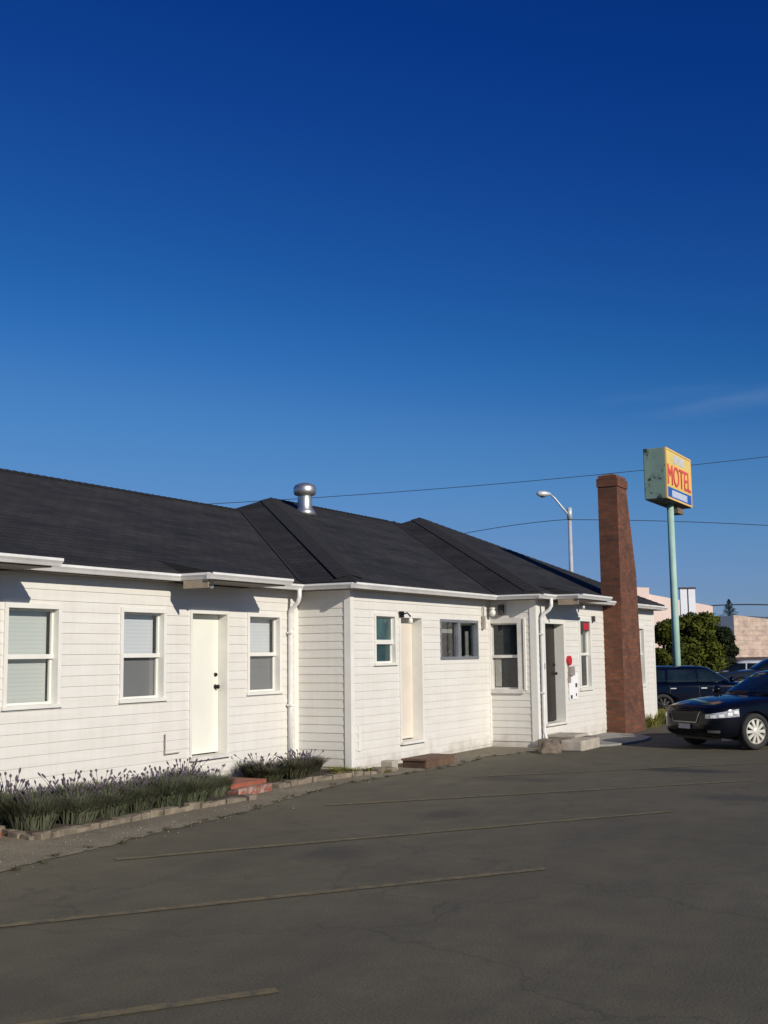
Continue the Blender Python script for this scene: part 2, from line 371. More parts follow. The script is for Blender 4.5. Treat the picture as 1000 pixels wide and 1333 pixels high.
def window(m, a0, a1, z0, z1, zr, up, lo, casing=.055, depth=.075, blind=None, screen=None, rail=.05, fr='trim', cz=None, sash_w=.027):
    """opening a0..a1 x z0..z1 with meeting rail centred on zr"""
    f = MB(); c = casing; d = .030
    f.box(m, a0 - c, a0, z0 - .0, z1, 0, d); f.box(m, a1, a1 + c, z0, z1, 0, d)
    f.box(m, a0 - c, a1 + c, z1, z1 + c, 0, d + .003); f.box(m, a0 - c - .02, a1 + c + .02, z0 - c * .8, z0, 0, d + .018)
    t = .012
    f.box(m, a0 - t, a0, z0, z1, -depth - .03, 0); f.box(m, a1, a1 + t, z0, z1, -depth - .03, 0)
    f.box(m, a0, a1, z1, z1 + t, -depth - .03, 0); f.box(m, a0, a1, z0 - t, z0, -depth - .03, 0)
    w = part(f, 'window', M[fr])
    s = MB(); b = sash_w
    for (l, h, dd) in ((zr, z1, -depth + .02), (z0, zr, -depth)):
        s.box(m, a0, a0 + b, l, h, dd - .03, dd); s.box(m, a1 - b, a1, l, h, dd - .03, dd)
        s.box(m, a0 + b, a1 - b, h - b, h, dd - .03, dd - .001); s.box(m, a0 + b, a1 - b, l, l + b, dd - .03, dd - .001)
    s.box(m, a0 + .001, a1 - .001, zr - rail / 2, zr + rail / 2, -depth - .02, -depth + .035)
    part(s, 'sash', M[fr], w)
    for l, h, dd, g in ((zr + b, z1 - b, -depth + .005, up), (z0 + b, zr - b, -depth - .015, lo)):
        p = MB(); p.box(m, a0 + b, a1 - b, l, h, dd - .004, dd); part(p, 'pane', M[g], w)
    if blind:
        p = MB(); p.box(m, a0 + .012, a1 - .012, (z0 if screen is None else zr) + .01, z1 - .01, -depth - .09, -depth - .08); part(p, 'blind', M[blind], w)
    if screen:
        p = MB(); p.box(m, a0 + .012, a1 - .012, z0 + .01, zr, -depth - .06, -depth - .05); part(p, 'screen', M[screen], w)
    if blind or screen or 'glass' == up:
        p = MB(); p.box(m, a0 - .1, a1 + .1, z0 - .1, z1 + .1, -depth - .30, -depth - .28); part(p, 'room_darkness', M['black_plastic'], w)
    return w
def door(m, a0, a1, z0, z1, mat, depth=.13, knob=True, casing=.045, sill='trim_grey', kside=1):
    f = MB(); c = casing; d = .028
    f.box(m, a0 - c, a0, z0, z1, 0, d); f.box(m, a1, a1 + c, z0, z1, 0, d); f.box(m, a0 - c, a1 + c, z1, z1 + c, 0, d + .003)
    t = .02
    f.box(m, a0 - t, a0, z0, z1, -depth - .05, 0); f.box(m, a1, a1 + t, z0, z1, -depth - .05, 0); f.box(m, a0, a1, z1, z1 + t, -depth - .05, 0)
    fr = part(f, 'door_frame', M['trim'])
    l = MB(); l.box(m, a0 + .004, a1 - .004, z0 + .02, z1 - .005, -depth - .045, -depth)
    dr = part(l, 'door', M[mat])
    s = MB(); s.box(m, a0 - c, a1 + c, z0 - .045, z0, -depth - .04, .075); part(s, 'door_sill', M[sill], fr)
    if knob:
        ka = a1 - .075 if kside > 0 else a0 + .075
        for kz, r, L, nm in ((z0 + .93, .031, .07, 'door_knob'), (z0 + 1.10, .026, .03, 'deadbolt')):
            k = MB(); A = Vector(m(ka, kz, -depth)); Bv = Vector(m(ka, kz, -depth + L)); mid = A.lerp(Bv, .45)
            k.tube([A, A.lerp(Bv, .12), A.lerp(Bv, .15), mid, A.lerp(Bv, .6), A.lerp(Bv, .9), Bv], [r * 1.1, r * 1.1, r * .5, r * .5, r, r * .95, r * .5], 14)
            part(k, nm, M['black'], dr, smooth=True)
    return dr

fA, fM, fR = front(0), front(-.95), front(-1.89)
rM, rR = ret(15.83), ret(21.16)
ZT = 2.757
W = dict(w0=(6.6, 7.4, 1.24, 2.35), d0=(8.42, 9.14, .41, 2.33), w1=(9.79, 10.575, 1.24, 2.345), w2=(11.73, 12.525, 1.24, 2.345), d1=(13.14, 13.94, .41, 2.36), w3=(14.50, 15.29, 1.24, 2.345),
         w4=(16.62, 17.26, 1.63, 2.375), d2=(17.46, 18.22, .345, 2.37), w5=(18.97, 20.6, 1.66, 2.375), d3=(21.60, 22.62, .42, 2.32), w7=(23.62, 24.24, 1.04, 2.40), w8=(27.1, 28.15, 1.0, 2.3))
siding(fA, 3.0, 15.83, .16, ZT, [W[k] for k in ('w0', 'd0', 'w1', 'w2', 'd1', 'w3')])
siding(rM, 0, .95, .075, ZT, [])
siding(fM, 15.83, 21.16, .06, ZT, [W[k] for k in ('w4', 'd2', 'w5')])
w6 = (.985, 1.53, 1.085, 2.33)
siding(rR, .95, 1.89, .115, ZT, [w6])
siding(fR, 21.16, 29.0, .10, ZT, [W['d3'], W['w7'], W['w8']])
siding(right(29.0), -1.89, 7.8, .1, ZT, [])
siding(back(7.8), -29.0, -3.0, .1, ZT, [])
siding(ret(3.0), -7.8, 0, .1, ZT, [])
# foundations, set back behind the boards
fd = MB()
fd.box(I, 3.01, 15.83, -.1, .2, .012, .2); fd.box(I, 15.85, 21.16, -.1, .12, -.935, -.7); fd.box(I, 21.18, 28.99, -.1, .16, -1.875, -1.6)
fd2 = MB(); fd2.box(I, 15.845, 16.0, -.1, .12, -.69, -.01); part(fd2, 'foundation', M['dark_trim']); fd2 = MB(); fd2.box(I, 21.175, 21.4, -.1, .16, -1.59, -.97); part(fd2, 'foundation', M['dark_trim'])
part(fd, 'foundation', M['found'])
# corner boards
for (cx, cy, w, z0) in ((15.83, -.95, .085, .04), (21.16, -1.89, .10, .06), (29.0, -1.89, .09, .09)):
    cb = MB(); m = front(cy)
    cb.box(m, cx - .024, cx + w, z0, ZT, -.0, .026)
    if cx < 28: cb.box(ret(cx), -cy - w, -cy - .0005, z0, ZT, .0, .024)
    part(cb, 'corner_board', M['trim'])
for (x, y) in ((15.76, 0), ):
    cb = MB(); cb.box(fA, 15.70, 15.825, .1, ZT, 0, .024); part(cb, 'corner_board', M['trim'])
cb = MB(); cb.box(fM, 21.09, 21.155, .1, ZT, 0, .022); part(cb, 'corner_board', M['trim'])

window(fA, *W['w0'], 1.79, 'glass', 'glass', blind='blind_green')
door(fA, *W['d0'], 'door_white')
window(fA, *W['w1'], 1.79, 'glass', 'glass', blind='blind_green')
window(fA, *W['w2'], 1.79, 'glass', 'glass', blind='blind_blue', screen='screen')
door(fA, *W['d1'], 'door_white')
window(fA, *W['w3'], 1.79, 'glass', 'glass', blind='blind_blue', screen='screen')
window(fM, *W['w4'], 1.965, 'tglass', 'tglass2', casing=.05, rail=.07, depth=.05)
d2 = door(fM, *W['d2'], 'door_tan', knob=False, sill='trim', depth=.16, casing=.05)
# sliding window with aluminium frame
a0, a1, z0, z1 = W['w5']
f = MB(); b = .05
f.box(fM, a0, a1, z1 - b, z1, -.08, .022); f.box(fM, a0, a1, z0, z0 + b, -.08, .024)
f.box(fM, a0, a0 + b, z0 + b, z1 - b, -.08, .02); f.box(fM, a1 - b, a1, z0 + b, z1 - b, -.08, .02)
am = (a0 + a1) / 2 - .02; f.box(fM, am - .05, am + .05, z0 + b, z1 - b, -.06, .012)
w5 = part(f, 'window', M['alu'])
for s, e, dd in ((a0 + b, am - .05, -.03), (am + .05, a1 - b, -.045)):
    p = MB(); p.box(fM, s, e, z0 + b, z1 - b, dd - .005, dd); part(p, 'pane', M['glass'], w5)
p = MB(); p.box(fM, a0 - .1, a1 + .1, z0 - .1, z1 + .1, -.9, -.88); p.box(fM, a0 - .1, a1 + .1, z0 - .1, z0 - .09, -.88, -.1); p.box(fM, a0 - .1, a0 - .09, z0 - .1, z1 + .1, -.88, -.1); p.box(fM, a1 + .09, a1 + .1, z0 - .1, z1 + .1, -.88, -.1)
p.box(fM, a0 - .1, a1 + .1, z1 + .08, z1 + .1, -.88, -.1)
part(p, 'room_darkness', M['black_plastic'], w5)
p = MB()
p.box(fM, a0 + .06, am - .06, z1 - .24, z1 - .17, -.12, -.10); p.box(fM, a0 + .10, a0 + .30, z0 + .1, z0 + .22, -.13, -.10)
for k in range(9):
    x = am + .10 + k * .035; p.box(fM, x, x + .03, z0 + .05, z1 - .08, -.16 - (k % 2) * .015, -.14 - (k % 2) * .015)
for k in range(4):
    x = a1 - .22 + k * .035; p.box(fM, x, x + .03, z0 + .05, z1 - .2, -.16 - (k % 2) * .015, -.14 - (k % 2) * .015)
part(p, 'curtain', M['curtain'], w5)
window(rR, *w6, 1.70, 'dglass', 'dglass', casing=.10, rail=.055, depth=.06, fr='trim_grey')
tr = MB(); tr.box(rR, 1.66, 1.70, 1.06, 2.42, 0, .05); part(tr, 'trim_batten', M['trim'])
cu = MB(); cu.box(rR, 1.03, 1.16, 1.13, 1.66, -.0625, -.0605); part(cu, 'curtain', M['curtain'])
door(fR, *W['d3'], 'door_brown', depth=.17, knob=True, casing=.075, sill='trim')
w7 = window(fR, *W['w7'], 1.72, 'glass', 'dglass', casing=.08, blind='blind_green', depth=.06)
window(fR, *W['w8'], 1.7, 'dglass', 'dglass', casing=.09)
# red lit-style window sign
s = MB(); s.box(fR, 23.66, 24.22, 2.20, 2.385, -.03, .012); sg = part(s, 'window_sign', M['dark_trim'], w7)
s = MB(); s.box(fR, 23.86, 24.17, 2.225, 2.365, .012, .018); part(s, 'sign_face', M['red'], w7)

# ---- roofs (UV: u along eave, v up the slope)
def rface(mb, pts):
    p = [Vector(q) for q in pts]; n = (p[1] - p[0]).cross(p[2] - p[0]).normalized()
    u = Vector((0, 0, 1)).cross(n); u = u.normalized() if u.length > 1e-5 else Vector((1, 0, 0)); v = n.cross(u)
    mb.poly(pts, [(q.dot(u), q.dot(v)) for q in p])
def hiproof(x0, x1, y0, y1, ze, ridge, zb=2.80, caps=()):
    """ridge: two 3d points (left, right); eave rect at height ze"""
    mb = MB(); a, b = ridge
    A, Bq, Cq, D = (x0, y0, ze), (x1, y0, ze), (x1, y1, ze), (x0, y1, ze)
    rface(mb, [A, Bq, b, a] if a != b else [A, Bq, a]); rface(mb, [Bq, Cq, b]); rface(mb, [Cq, D, a, b] if a != b else [Cq, D, a]); rface(mb, [D, A, a])
    lo = lambda p: (p[0], p[1], zb)
    for p, q in ((A, Bq), (Bq, Cq), (Cq, D), (D, A)): mb.poly([lo(p), lo(q), q, p])
    mb.poly([lo(D), lo(Cq), lo(Bq), lo(A)])
    return part(mb, 'roof', M['shingle'])
ez = 2.882
SL = .45
zr1 = 2.85 + SL * (3.8 + .32)
mb = MB()
for pts in ([(2.6, -.25, ez), (19.55, -.25, ez), (19.55, 3.8, zr1), (2.6, 3.8, zr1)], [(19.55, 7.85, ez), (2.6, 7.85, ez), (2.6, 3.8, zr1), (19.55, 3.8, zr1)]): rface(mb, pts)
mb.poly([(2.6, -.25, 2.8), (2.6, -.25, ez), (2.6, 3.8, zr1), (2.6, 7.85, ez), (2.6, 7.85, 2.8)][::-1]); mb.poly([(2.6, -.25, 2.8), (19.55, -.25, 2.8), (19.55, -.25, ez), (2.6, -.25, ez)]); mb.poly([(2.6, -.25, 2.8), (2.6, 7.85, 2.8), (19.55, 7.85, 2.8), (19.55, -.25, 2.8)])
part(mb, 'roof', M['shingle'])
pk1 = (15.51 + 4.77, 3.5, 2.85 + SL * 4.77); pk2 = (25.9, 2.9, 5.08)
hiproof(15.58, 27.0, -1.20, 8.2, ez, (pk1, (26.5, 3.5, pk1[2])))
hiproof(20.91, 29.27, -2.14, 8.0, ez + .001, (pk2, pk2))
def ridgecap(p, q, w=.13, lift=.003, name='ridge_cap'):
    """row of overlapping cap shingles along a hip or ridge, folded over both slopes"""
    p, q = Vector(p), Vector(q); t = (q - p); L = t.length; t.normalize()
    side = t.cross(Vector((0, 0, 1))).normalized(); mb = MB(); n = int(L / .16); 
    for i in range(n):
        a = p + t * (i * L / n); b = p + t * ((i + 1.15) * L / n)
        dr = Vector((0, 0, -.36 * w)) if abs(t.z) < .05 else Vector((0, 0, -.28 * w))
        for sgn in (-1, 1):
            e = side * (w * sgn) + dr
            l0 = Vector((0, 0, lift)); l1 = Vector((0, 0, lift + .012))
            quad = [a + l1, b + l0, b + e + l0, a + e + l1]
            mb.poly(quad if sgn < 0 else quad[::-1])
            low = [v - Vector((0, 0, .012)) for v in quad]
            mb.poly([quad[3], quad[2], low[2], low[3]]); mb.poly([quad[0], quad[3], low[3], low[0]])
    return part(mb, name, M['cap'])
ridgecap((15.80, -.98, ez + .01 + .099), pk1, .22); ridgecap((21.13, -1.92, ez + .01 + .086), pk2, .22); ridgecap((29.25, -2.12, ez + .01), pk2, .14)
ridgecap((2.6, 3.8, zr1), (19.6, 3.8, zr1), .14); ridgecap(pk1, (25.4, 3.5, pk1[2]), .14)
def valley(p, q, w=.045):
    p, q = Vector(p), Vector(q); t = (q - p); t.normalize(); sd = Vector((t.y, -t.x, 0)).normalized(); mb = MB(); up = Vector((0, 0, .016))
    a, b = p + up, q + up; l = -sd * w + Vector((0, 0, .45 * w * .72)); r = sd * w + Vector((0, 0, .45 * w * .72))
    mb.poly([a, b, b + l, a + l]); mb.poly([b, a, a + r, b + r]); return part(mb, 'valley_flashing', M['cap'])
valley((15.58 + .02, -.25 + .02, 2.892), (19.64, 3.80, 4.705)); valley((20.91, -1.18, 2.892), (25.55, 3.48, 4.98))
# door hoods: low-slope patch carried forward from the main roof
def hood(x0, x1, yw, yf):
    """yw wall plane, yf front of the shingles"""
    zt = lambda y: 2.85 + SL * (y - yw + .32)
    yb = yw + .12; zb_ = zt(yb) + .012; zf = 2.872; mb = MB()
    T = [(x0, yf, zf), (x1, yf, zf), (x1, yb, zb_), (x0, yb, zb_)]; rface(mb, T)
    Lw = [(x, y, 2.79) for x, y, z in T]
    mb.poly([Lw[0], Lw[1], T[1], T[0]]); mb.poly([Lw[3], Lw[0], T[0], T[3]]); mb.poly([Lw[1], Lw[2], T[2], T[1]]); mb.poly(Lw[::-1])
    h = part(mb, 'door_hood', M['shingle'])
    s = MB(); s.box(I, x0 + .03, x1 - .03, 2.755, 2.785, yf + .005, yw - .012); part(s, 'soffit', M['soffit'], h)
    c = MB(); c.box(I, x0 - .028, x0 - .004, 2.66, 2.765, yf + .03, yw - .33); part(c, 'cheek_board', M['cheek'], h)
    return h
hood(7.62, 9.72, 0, -.76); hood(12.57, 14.35, 0, -.76); hood(21.56, 23.2, -1.89, -2.66)
# soffits (boxed eaves)
sf = MB()
sf.box(I, 2.7, 15.6, 2.755, 2.795, -.20, -.01); sf.box(I, 15.62, 20.95, 2.756, 2.796, -1.15, -.955); sf.box(I, 15.62, 15.82, 2.757, 2.797, -.95, .05)
sf.box(I, 20.95, 25.2, 2.755, 2.796, -2.09, -1.9); sf.box(I, 26.45, 29.2, 2.755, 2.796, -2.09, -1.9); sf.box(I, 20.95, 21.15, 2.757, 2.797, -1.89, -.9); sf.box(I, 29.01, 29.2, 2.757, 2.797, -1.89, 7.9)
sf.box(I, 2.7, 29.2, 2.755, 2.795, 7.81, 7.95)
part(sf, 'soffit', M['soffit'])
# gutters: K-style profile
GP = [(0, .085), (0, 0), (.065, 0), (.085, .03), (.108, .056), (.108, .085), (.098, .085), (.098, .074), (.01, .074), (.01, .085)]
def gutter(p0, p1, out, mat='gutter'):
    mb = MB(); o = Vector(out)
    mb.prism([o * (d - .108) + Vector((0, 0, z)) for d, z in GP], (p0, p1)); g = part(mb, 'gutter', M[mat]); weld(g.data); return g
fo, ro, rt = (0, -1, 0), (-1, 0, 0), (1, 0, 0); gz = 2.766
gutter((2.6, -.32, gz), (7.62, -.32, gz), fo); gutter((9.60, -.32, gz), (12.62, -.32, gz), fo); gutter((14.3, -.32, gz), (15.58, -.32, gz), fo)
for x0, x1, y in ((7.55, 9.78, -.32), (12.5, 14.42, -.32), (21.49, 23.27, -2.21)):
    gutter((x0, y - .53, gz + .006), (x1, y - .53, gz + .006), fo)
    gutter((x0, y - .425, gz + .0055), (x0, y + .1, gz + .0055), ro); gutter((x1, y + .1, gz + .0055), (x1, y - .425, gz + .0055), rt)
gutter((15.51, -1.165, gz + .001), (15.51, -.30, gz + .001), ro); gutter((15.51, -1.27, gz), (20.95, -1.27, gz), fo)
gutter((20.84, -2.105, gz + .001), (20.84, -1.25, gz + .001), ro); gutter((20.84, -2.21, gz), (21.52, -2.21, gz), fo); gutter((23.2, -2.21, gz), (25.19, -2.21, gz), fo)
gutter((26.48, -2.21, gz), (29.34, -2.21, gz), fo); gutter((29.34, 7.9, gz), (29.34, -2.1, gz), rt)
def downspout(pts, r=.035):
    mb = MB(); mb.tube(pts, r, 10); o = part(mb, 'downspout', M['gutter'], smooth=True); return o
downspout([(15.47, -.27, 2.78), (15.47, -.27, 2.66), (15.475, -.24, 2.58), (15.52, -.09, 2.47), (15.53, -.062, 2.40), (15.53, -.062, 1.2), (15.53, -.062, .16)])
downspout([(21.33, -2.16, 2.78), (21.33, -2.16, 2.64), (21.32, -2.12, 2.57), (21.32, -1.99, 2.48), (21.32, -1.957, 2.40), (21.32, -1.957, .30), (21.32, -1.99, .16), (21.32, -2.10, .07)])
for x, y, zz in ((15.53, -.03, (2.1, 1.0)), (21.32, -1.925, (2.1, 1.0))):
    for z in zz:
        mb = MB(); mb.box(front(y), x - .06, x + .06, z, z + .03, -.0, .078); part(mb, 'downspout_strap', M['gutter'])

# ---- chimney: battered outer face, corbelled cap
ch = MB()
prof = [(0, 25.19, 26.72), (1.6, 25.19, 26.52), (3.5, 25.19, 26.40), (5.2, 25.19, 25.92), (5.46, 25.19, 25.88)]
for (z0, l0, r0), (z1, l1, r1) in zip(prof, prof[1:]):
    y0, y1 = -2.31, -1.87
    F = [(l0, y0, z0), (r0, y0, z0), (r1, y0, z1), (l1, y0, z1)]; ch.poly(F, [(p[0], p[2]) for p in F])
    F = [(l0, y1, z0), (l0, y0, z0), (l1, y0, z1), (l1, y1, z1)]; ch.poly(F, [(-p[1] + .1, p[2]) for p in F])
    F = [(r0, y0, z0), (r0, y1, z0), (r1, y1, z1), (r1, y0, z1)]; ch.poly(F, [(p[1], p[2]) for p in F])
    F = [(r0, y1, z0), (l0, y1, z0), (l1, y1, z1), (r1, y1, z1)]; ch.poly(F, [(p[0], p[2]) for p in F])
chm = part(ch, 'chimney', M['chimney']); chm['label'] = 'dark red brick chimney that narrows upward'
cp = MB(); cp.box(I, 25.17, 25.91, 5.38, 5.56, -2.335, -1.85); cp.box(I, 25.20, 25.88, 5.56, 5.63, -2.30, -1.88)
cpo = part(cp, 'chimney_cap', M['chimney'], chm)
cr = MB()
for p, q, zt in (((25.22, -2.28), (25.86, -1.90), 5.68),):
    A = [(p[0], p[1], 5.629), (q[0], p[1], 5.629), (q[0], q[1], 5.629), (p[0], q[1], 5.629)]; T = [(p[0] + .12, p[1] + .1, zt), (q[0] - .12, p[1] + .1, zt), (q[0] - .12, q[1] - .1, zt), (p[0] + .12, q[1] - .1, zt)]
    for i in range(4): cr.poly([A[i], A[(i + 1) % 4], T[(i + 1) % 4], T[i]])
    cr.poly(T)
part(cr, 'mortar_crown', M['rock'], chm)
# ---- roof ventilator
v = MB(); vx, vy, vz = 20.47, 2.79, 4.60
v.lathe((vx, vy, vz), [(.24, 0), (.20, .10), (.155, .16), (.145, .42), (.15, .44)], 20)
vn = part(v, 'roof_vent', M['galv'], smooth=True); vn['label'] = 'shiny galvanised mushroom vent near the ridge'
v = MB(); v.lathe((vx, vy, vz + .40), [(.14, 0), (.215, .03), (.235, .09), (.235, .17), (.20, .225), (.19, .23), (.10, .265), (.01, .275)], 22)
part(v, 'vent_cap', M['galv'], vn, smooth=True)
v = MB(); v.tube([(vx - .238, vy, vz + .50), (vx, vy - .238, vz + .5)], .004, 6)
# ---- small fixtures
def bulb(pt, r=.06, name='porch_light', col='lens'):
    mb = MB(); x, y, z = pt
    mb.lathe((x, y, z), [(.01, -r * 1.1), (r * .7, -r * .8), (r, 0), (r * .75, r * .7), (r * .5, r), (r * .9, r * 1.1), (r * .9, r * 1.5)], 16)
    return part(mb, name, M[col], smooth=True)
bulb((12.80, -.60, 2.70), .032, col='lamp_grey'); bulb((21.03, -1.08, 2.53), .065); bulb((23.55, -2.02, 2.68), .04, col='lamp_grey')
lb = MB(); lb.box(fM, 17.40, 17.52, 2.37, 2.47, .03, .06); lb.tube([(17.46, -1.0, 2.42), (17.46, -1.10, 2.44), (17.50, -1.14, 2.38)], .014, 8); lo = part(lb, 'porch_light', M['black'])
lb = MB(); lb.lathe((17.52, -1.13, 2.26), [(.01, .10), (.034, .08), (.038, .03), (.02, .0)], 14); part(lb, 'lamp_shade', M['lens'], lo, smooth=True)
mb = MB(); mb.box(fM, 17.62, 17.70, 2.05, 2.20, -.158, -.152); part(mb, 'door_number', M['black'], d2)
cb = MB(); cb.box(fM, 20.75, 20.83, 2.22, 2.46, .02, .07); cb.tube([(20.79, -1.0, 2.46), (20.79, -1.0, 2.68)], .014, 8); part(cb, 'junction_box', M['grey_box'])
cb = MB(); cb.box(rR, 1.18, 1.27, 2.48, 2.68, .02, .10); part(cb, 'junction_box', M['dark_trim'])
cb = MB(); cb.box(fR, 21.44, 21.50, 1.45, 1.56, .0, .05); part(cb, 'doorbell', M['dark_trim'])
mb = MB(); mb.tube([(12.56, -.035, .76), (12.56, -.035, .50), (12.86, -.03, .50)], .009, 8); part(mb, 'thin_pipe', M['grey_box'])
mb = MB(); mb.box(fM, 16.03, 16.12, .30, .68, .012, .024); part(mb, 'access_cover', M['trim'])
# things fixed on the wall beside the brown door
mb = MB(); mb.tube([(22.86, -1.9, 1.60), (22.86, -1.96, 1.60)], .095, 20); bell = part(mb, 'alarm_bell', M['red'], smooth=False)
mb = MB(); mb.box(fR, 22.84, 23.10, 1.30, 1.48, .0, .07); mb.box(fR, 22.82, 22.93, 1.16, 1.30, 0, .04); part(mb, 'meter_box', M['grey_box'])
nt_ = MB(); nt_.box(fR, 22.86, 23.36, .82, 1.16, .018, .026); nt_.box(fR, 23.0, 23.4, 1.14, 1.34, .018, .0245); no = part(nt_, 'notice_board', M['white_paper'])
for bx in ((23.22, 23.32, 1.06, 1.14), (22.93, 23.03, .84, .91), (23.24, 23.29, .88, .94)):
    nt_ = MB(); nt_.box(fR, *bx, .026, .030); part(nt_, 'notice_print', M['ink'], no)
mb = MB(); mb.box(fR, 24.40, 24.48, 2.40, 2.52, .018, .07); part(mb, 'junction_box', M['dark_trim'])

# ------------------------------------------------------------------ ground
def sheet(name, pts, z, mat, sub=None):
    mb = MB(); mb.poly([(x, y, z) for x, y in pts]); o = mb.build(name, M[mat]); o['kind'] = 'structure'; return o
sheet('ground', [(-2500, -2500), (4000, -2500), (4000, 2500), (-2500, 2500)], -.03, 'field')
sheet('parking_lot', [(-30, -40), (70, -40), (70, 6), (29.6, 6), (29.6, -.5), (-30, -.5)], 0, 'asphalt')
rg = random.Random(3)
ed = []
def edge_y(x): 
    pts = [(2, -2.5), (7.4, -2.45), (9.7, -2.25), (11.5, -2.1), (13, -1.85), (14.3, -1.66), (15.6, -1.75), (17, -2.0), (19, -1.75), (21, -2.35), (22.6, -2.5)]
    for (xa, ya), (xb, yb) in zip(pts, pts[1:]):
        if xa <= x <= xb: return ya + (yb - ya) * (x - xa) / (xb - xa)
    return -2.5
x = 2.0
while x < 22.6:
    ed.append((x, edge_y(x) + rg.uniform(-.05, .05))); x += rg.uniform(.08, .22)
sheet('pavement', ed + [(22.6, -1.6), (21.3, -1.6), (21.3, -.7), (16, -.7), (16, .1), (2, .1)], .006, 'verge')
ap = [(21.9, -1.8), (21.6, -2.55), (22.0, -3.0), (22.5, -3.15), (23.4, -3.25), (24.2, -3.15), (24.9, -2.7), (25.3, -1.8)]
mb = MB(); n = len(ap)
mb.poly([(x, y, .035) for x, y in ap])
for i in range(n): a, b = ap[i], ap[(i + 1) % n]; mb.poly([(a[0], a[1], 0), (b[0], b[1], 0), (b[0], b[1], .035), (a[0], a[1], .035)])
o = mb.build('concrete_path', M['concrete2']); o['kind'] = 'structure'
# angled parking stripes
def stripe(p, q, w=.10):
    p, q = Vector((*p, .006)), Vector((*q, .006)); t = (q - p).normalized(); s = Vector((-t.y, t.x, 0)) * w / 2
    mb = MB(); mb.poly([p - s, q - s, q + s, p + s]); o = mb.build('parking_line', M['line']); o['kind'] = 'structure'
stripe((8.31, -2.92), (13.37, -6.5)); stripe((12.3, -2.66), (16.9, -6.65)); stripe((15.95, -2.96), (19.6, -6.3)); stripe((4.4, -2.86), (9.46, -6.5)); stripe((.4, -2.86), (5.5, -6.5))

# ------------------------------------------------------------------ steps, edging, boulder
def thing_box(name, boxes, mat, label, cat, bevel=.012, group=None):
    mb = MB()
    for b in boxes: mb.box(I, *b)
    o = mb.build(name, M[mat], bevel=bevel); return tag(o, label, cat, group)
def brick_step(x0, x1, y0, y1, label):
    e = empty('brick_step', ((x0 + x1) / 2, y1, 0)); ox, oy = e.location.x, e.location.y
    mb = MB(); mb.box(I, x0 - ox, x1 - ox, 0, .10, y0 - oy, y1 - oy); mb.build('base', M['step_brick'], e)
    mb = MB(); mb.box(I, x0 - ox - .02, x1 - ox + .02, 1e-3 + .10, .155, y0 - oy + .10, y1 - oy); mb.build('tread', M['step_brick_top'], e)
    return tag(e, label, 'step', 'red brick steps below the white doors')
brick_step(12.55, 13.3, -1.22, -.45, 'worn red brick step between lavender bed and darker plants, below cream door')
brick_step(7.8, 8.83, -1.0, -.3, 'red brick step cut off by the picture edge beside the bed corner')
# wooden box step by beige door
e = empty('wooden_step', (17.25, -1.3, 0)); tag(e, 'brown weathered wooden box step below the beige door', 'step')
mb = MB(); mb.box(I, -.5, .56, .115, .145, -.46, -.02); mb.build('tread', M['wood'], e)
mb = MB(); mb.box(I, -.48, .54, 0, .113, -.45, -.42); mb.box(I, .50, .54, 0, .113, -.419, -.04); mb.build('riser', M['wood'], e)
mb = MB(); mb.box(I, -.48, -.45, 0, .113, -.419, -.04); mb.build('side_board', M['wood_dark'], e)  # side board in a darker brown than tread and riser
thing_box('concrete_block', [(16.28, 16.47, 0, .15, -1.42, -1.22)], 'concrete', 'small pale block beside the brown wooden step', 'block')
# steps of the brown door
e = empty('door_steps', (21.6, -2.2, 0)); tag(e, 'brown masonry door step with a pale worn slab on top', 'step')
mb = MB(); mb.box(I, -.55, .75, .0, .17, -.42, .28); mb.build('base', M['rock'], e, bevel=.02)
mb = MB(); mb.box(I, -.1, .62, .172, .225, -.30, .26); mb.build('slab', M['concrete'], e, bevel=.01)
thing_box('concrete_step', [(20.62, 21.62, 0, .19, -2.93, -2.52)], 'concrete', 'pale concrete block step lying in front of the brown masonry step', 'step', .025)
def boulder(name, loc, r, label, mat='rock', seed=1):
    rr = random.Random(seed); bm = bmesh.new(); bmesh.ops.create_icosphere(bm, subdivisions=3, radius=1)
    ph = [rr.uniform(0, 6) for _ in range(6)]
    for vv in bm.verts:
        c = vv.co; k = 1 + .14 * math.sin(3 * c.x + ph[0]) + .12 * math.sin(4 * c.y + ph[1]) + .1 * math.sin(5 * c.z + ph[2]) + .05 * math.sin(9 * c.x + 7 * c.y + ph[3])
        vv.co = Vector((c.x * r[0], c.y * r[1], max(c.z, -.5) * r[2])) * k
    me = bpy.data.meshes.new(name); bm.to_mesh(me); bm.free(); me.materials.append(M[mat]); me.shade_smooth()
    o = bpy.data.objects.new(name, me); C.objects.link(o); o.location = loc; return tag(o, label, 'rock')
boulder('boulder', (20.15, -2.48, .04), (.24, .18, .13), 'rough brown stone at the foot of the white downspout', seed=4)
boulder('boulder', (20.62, -2.42, .05), (.26, .16, .15), 'larger brown stone between downspout and pale concrete block step', seed=9)
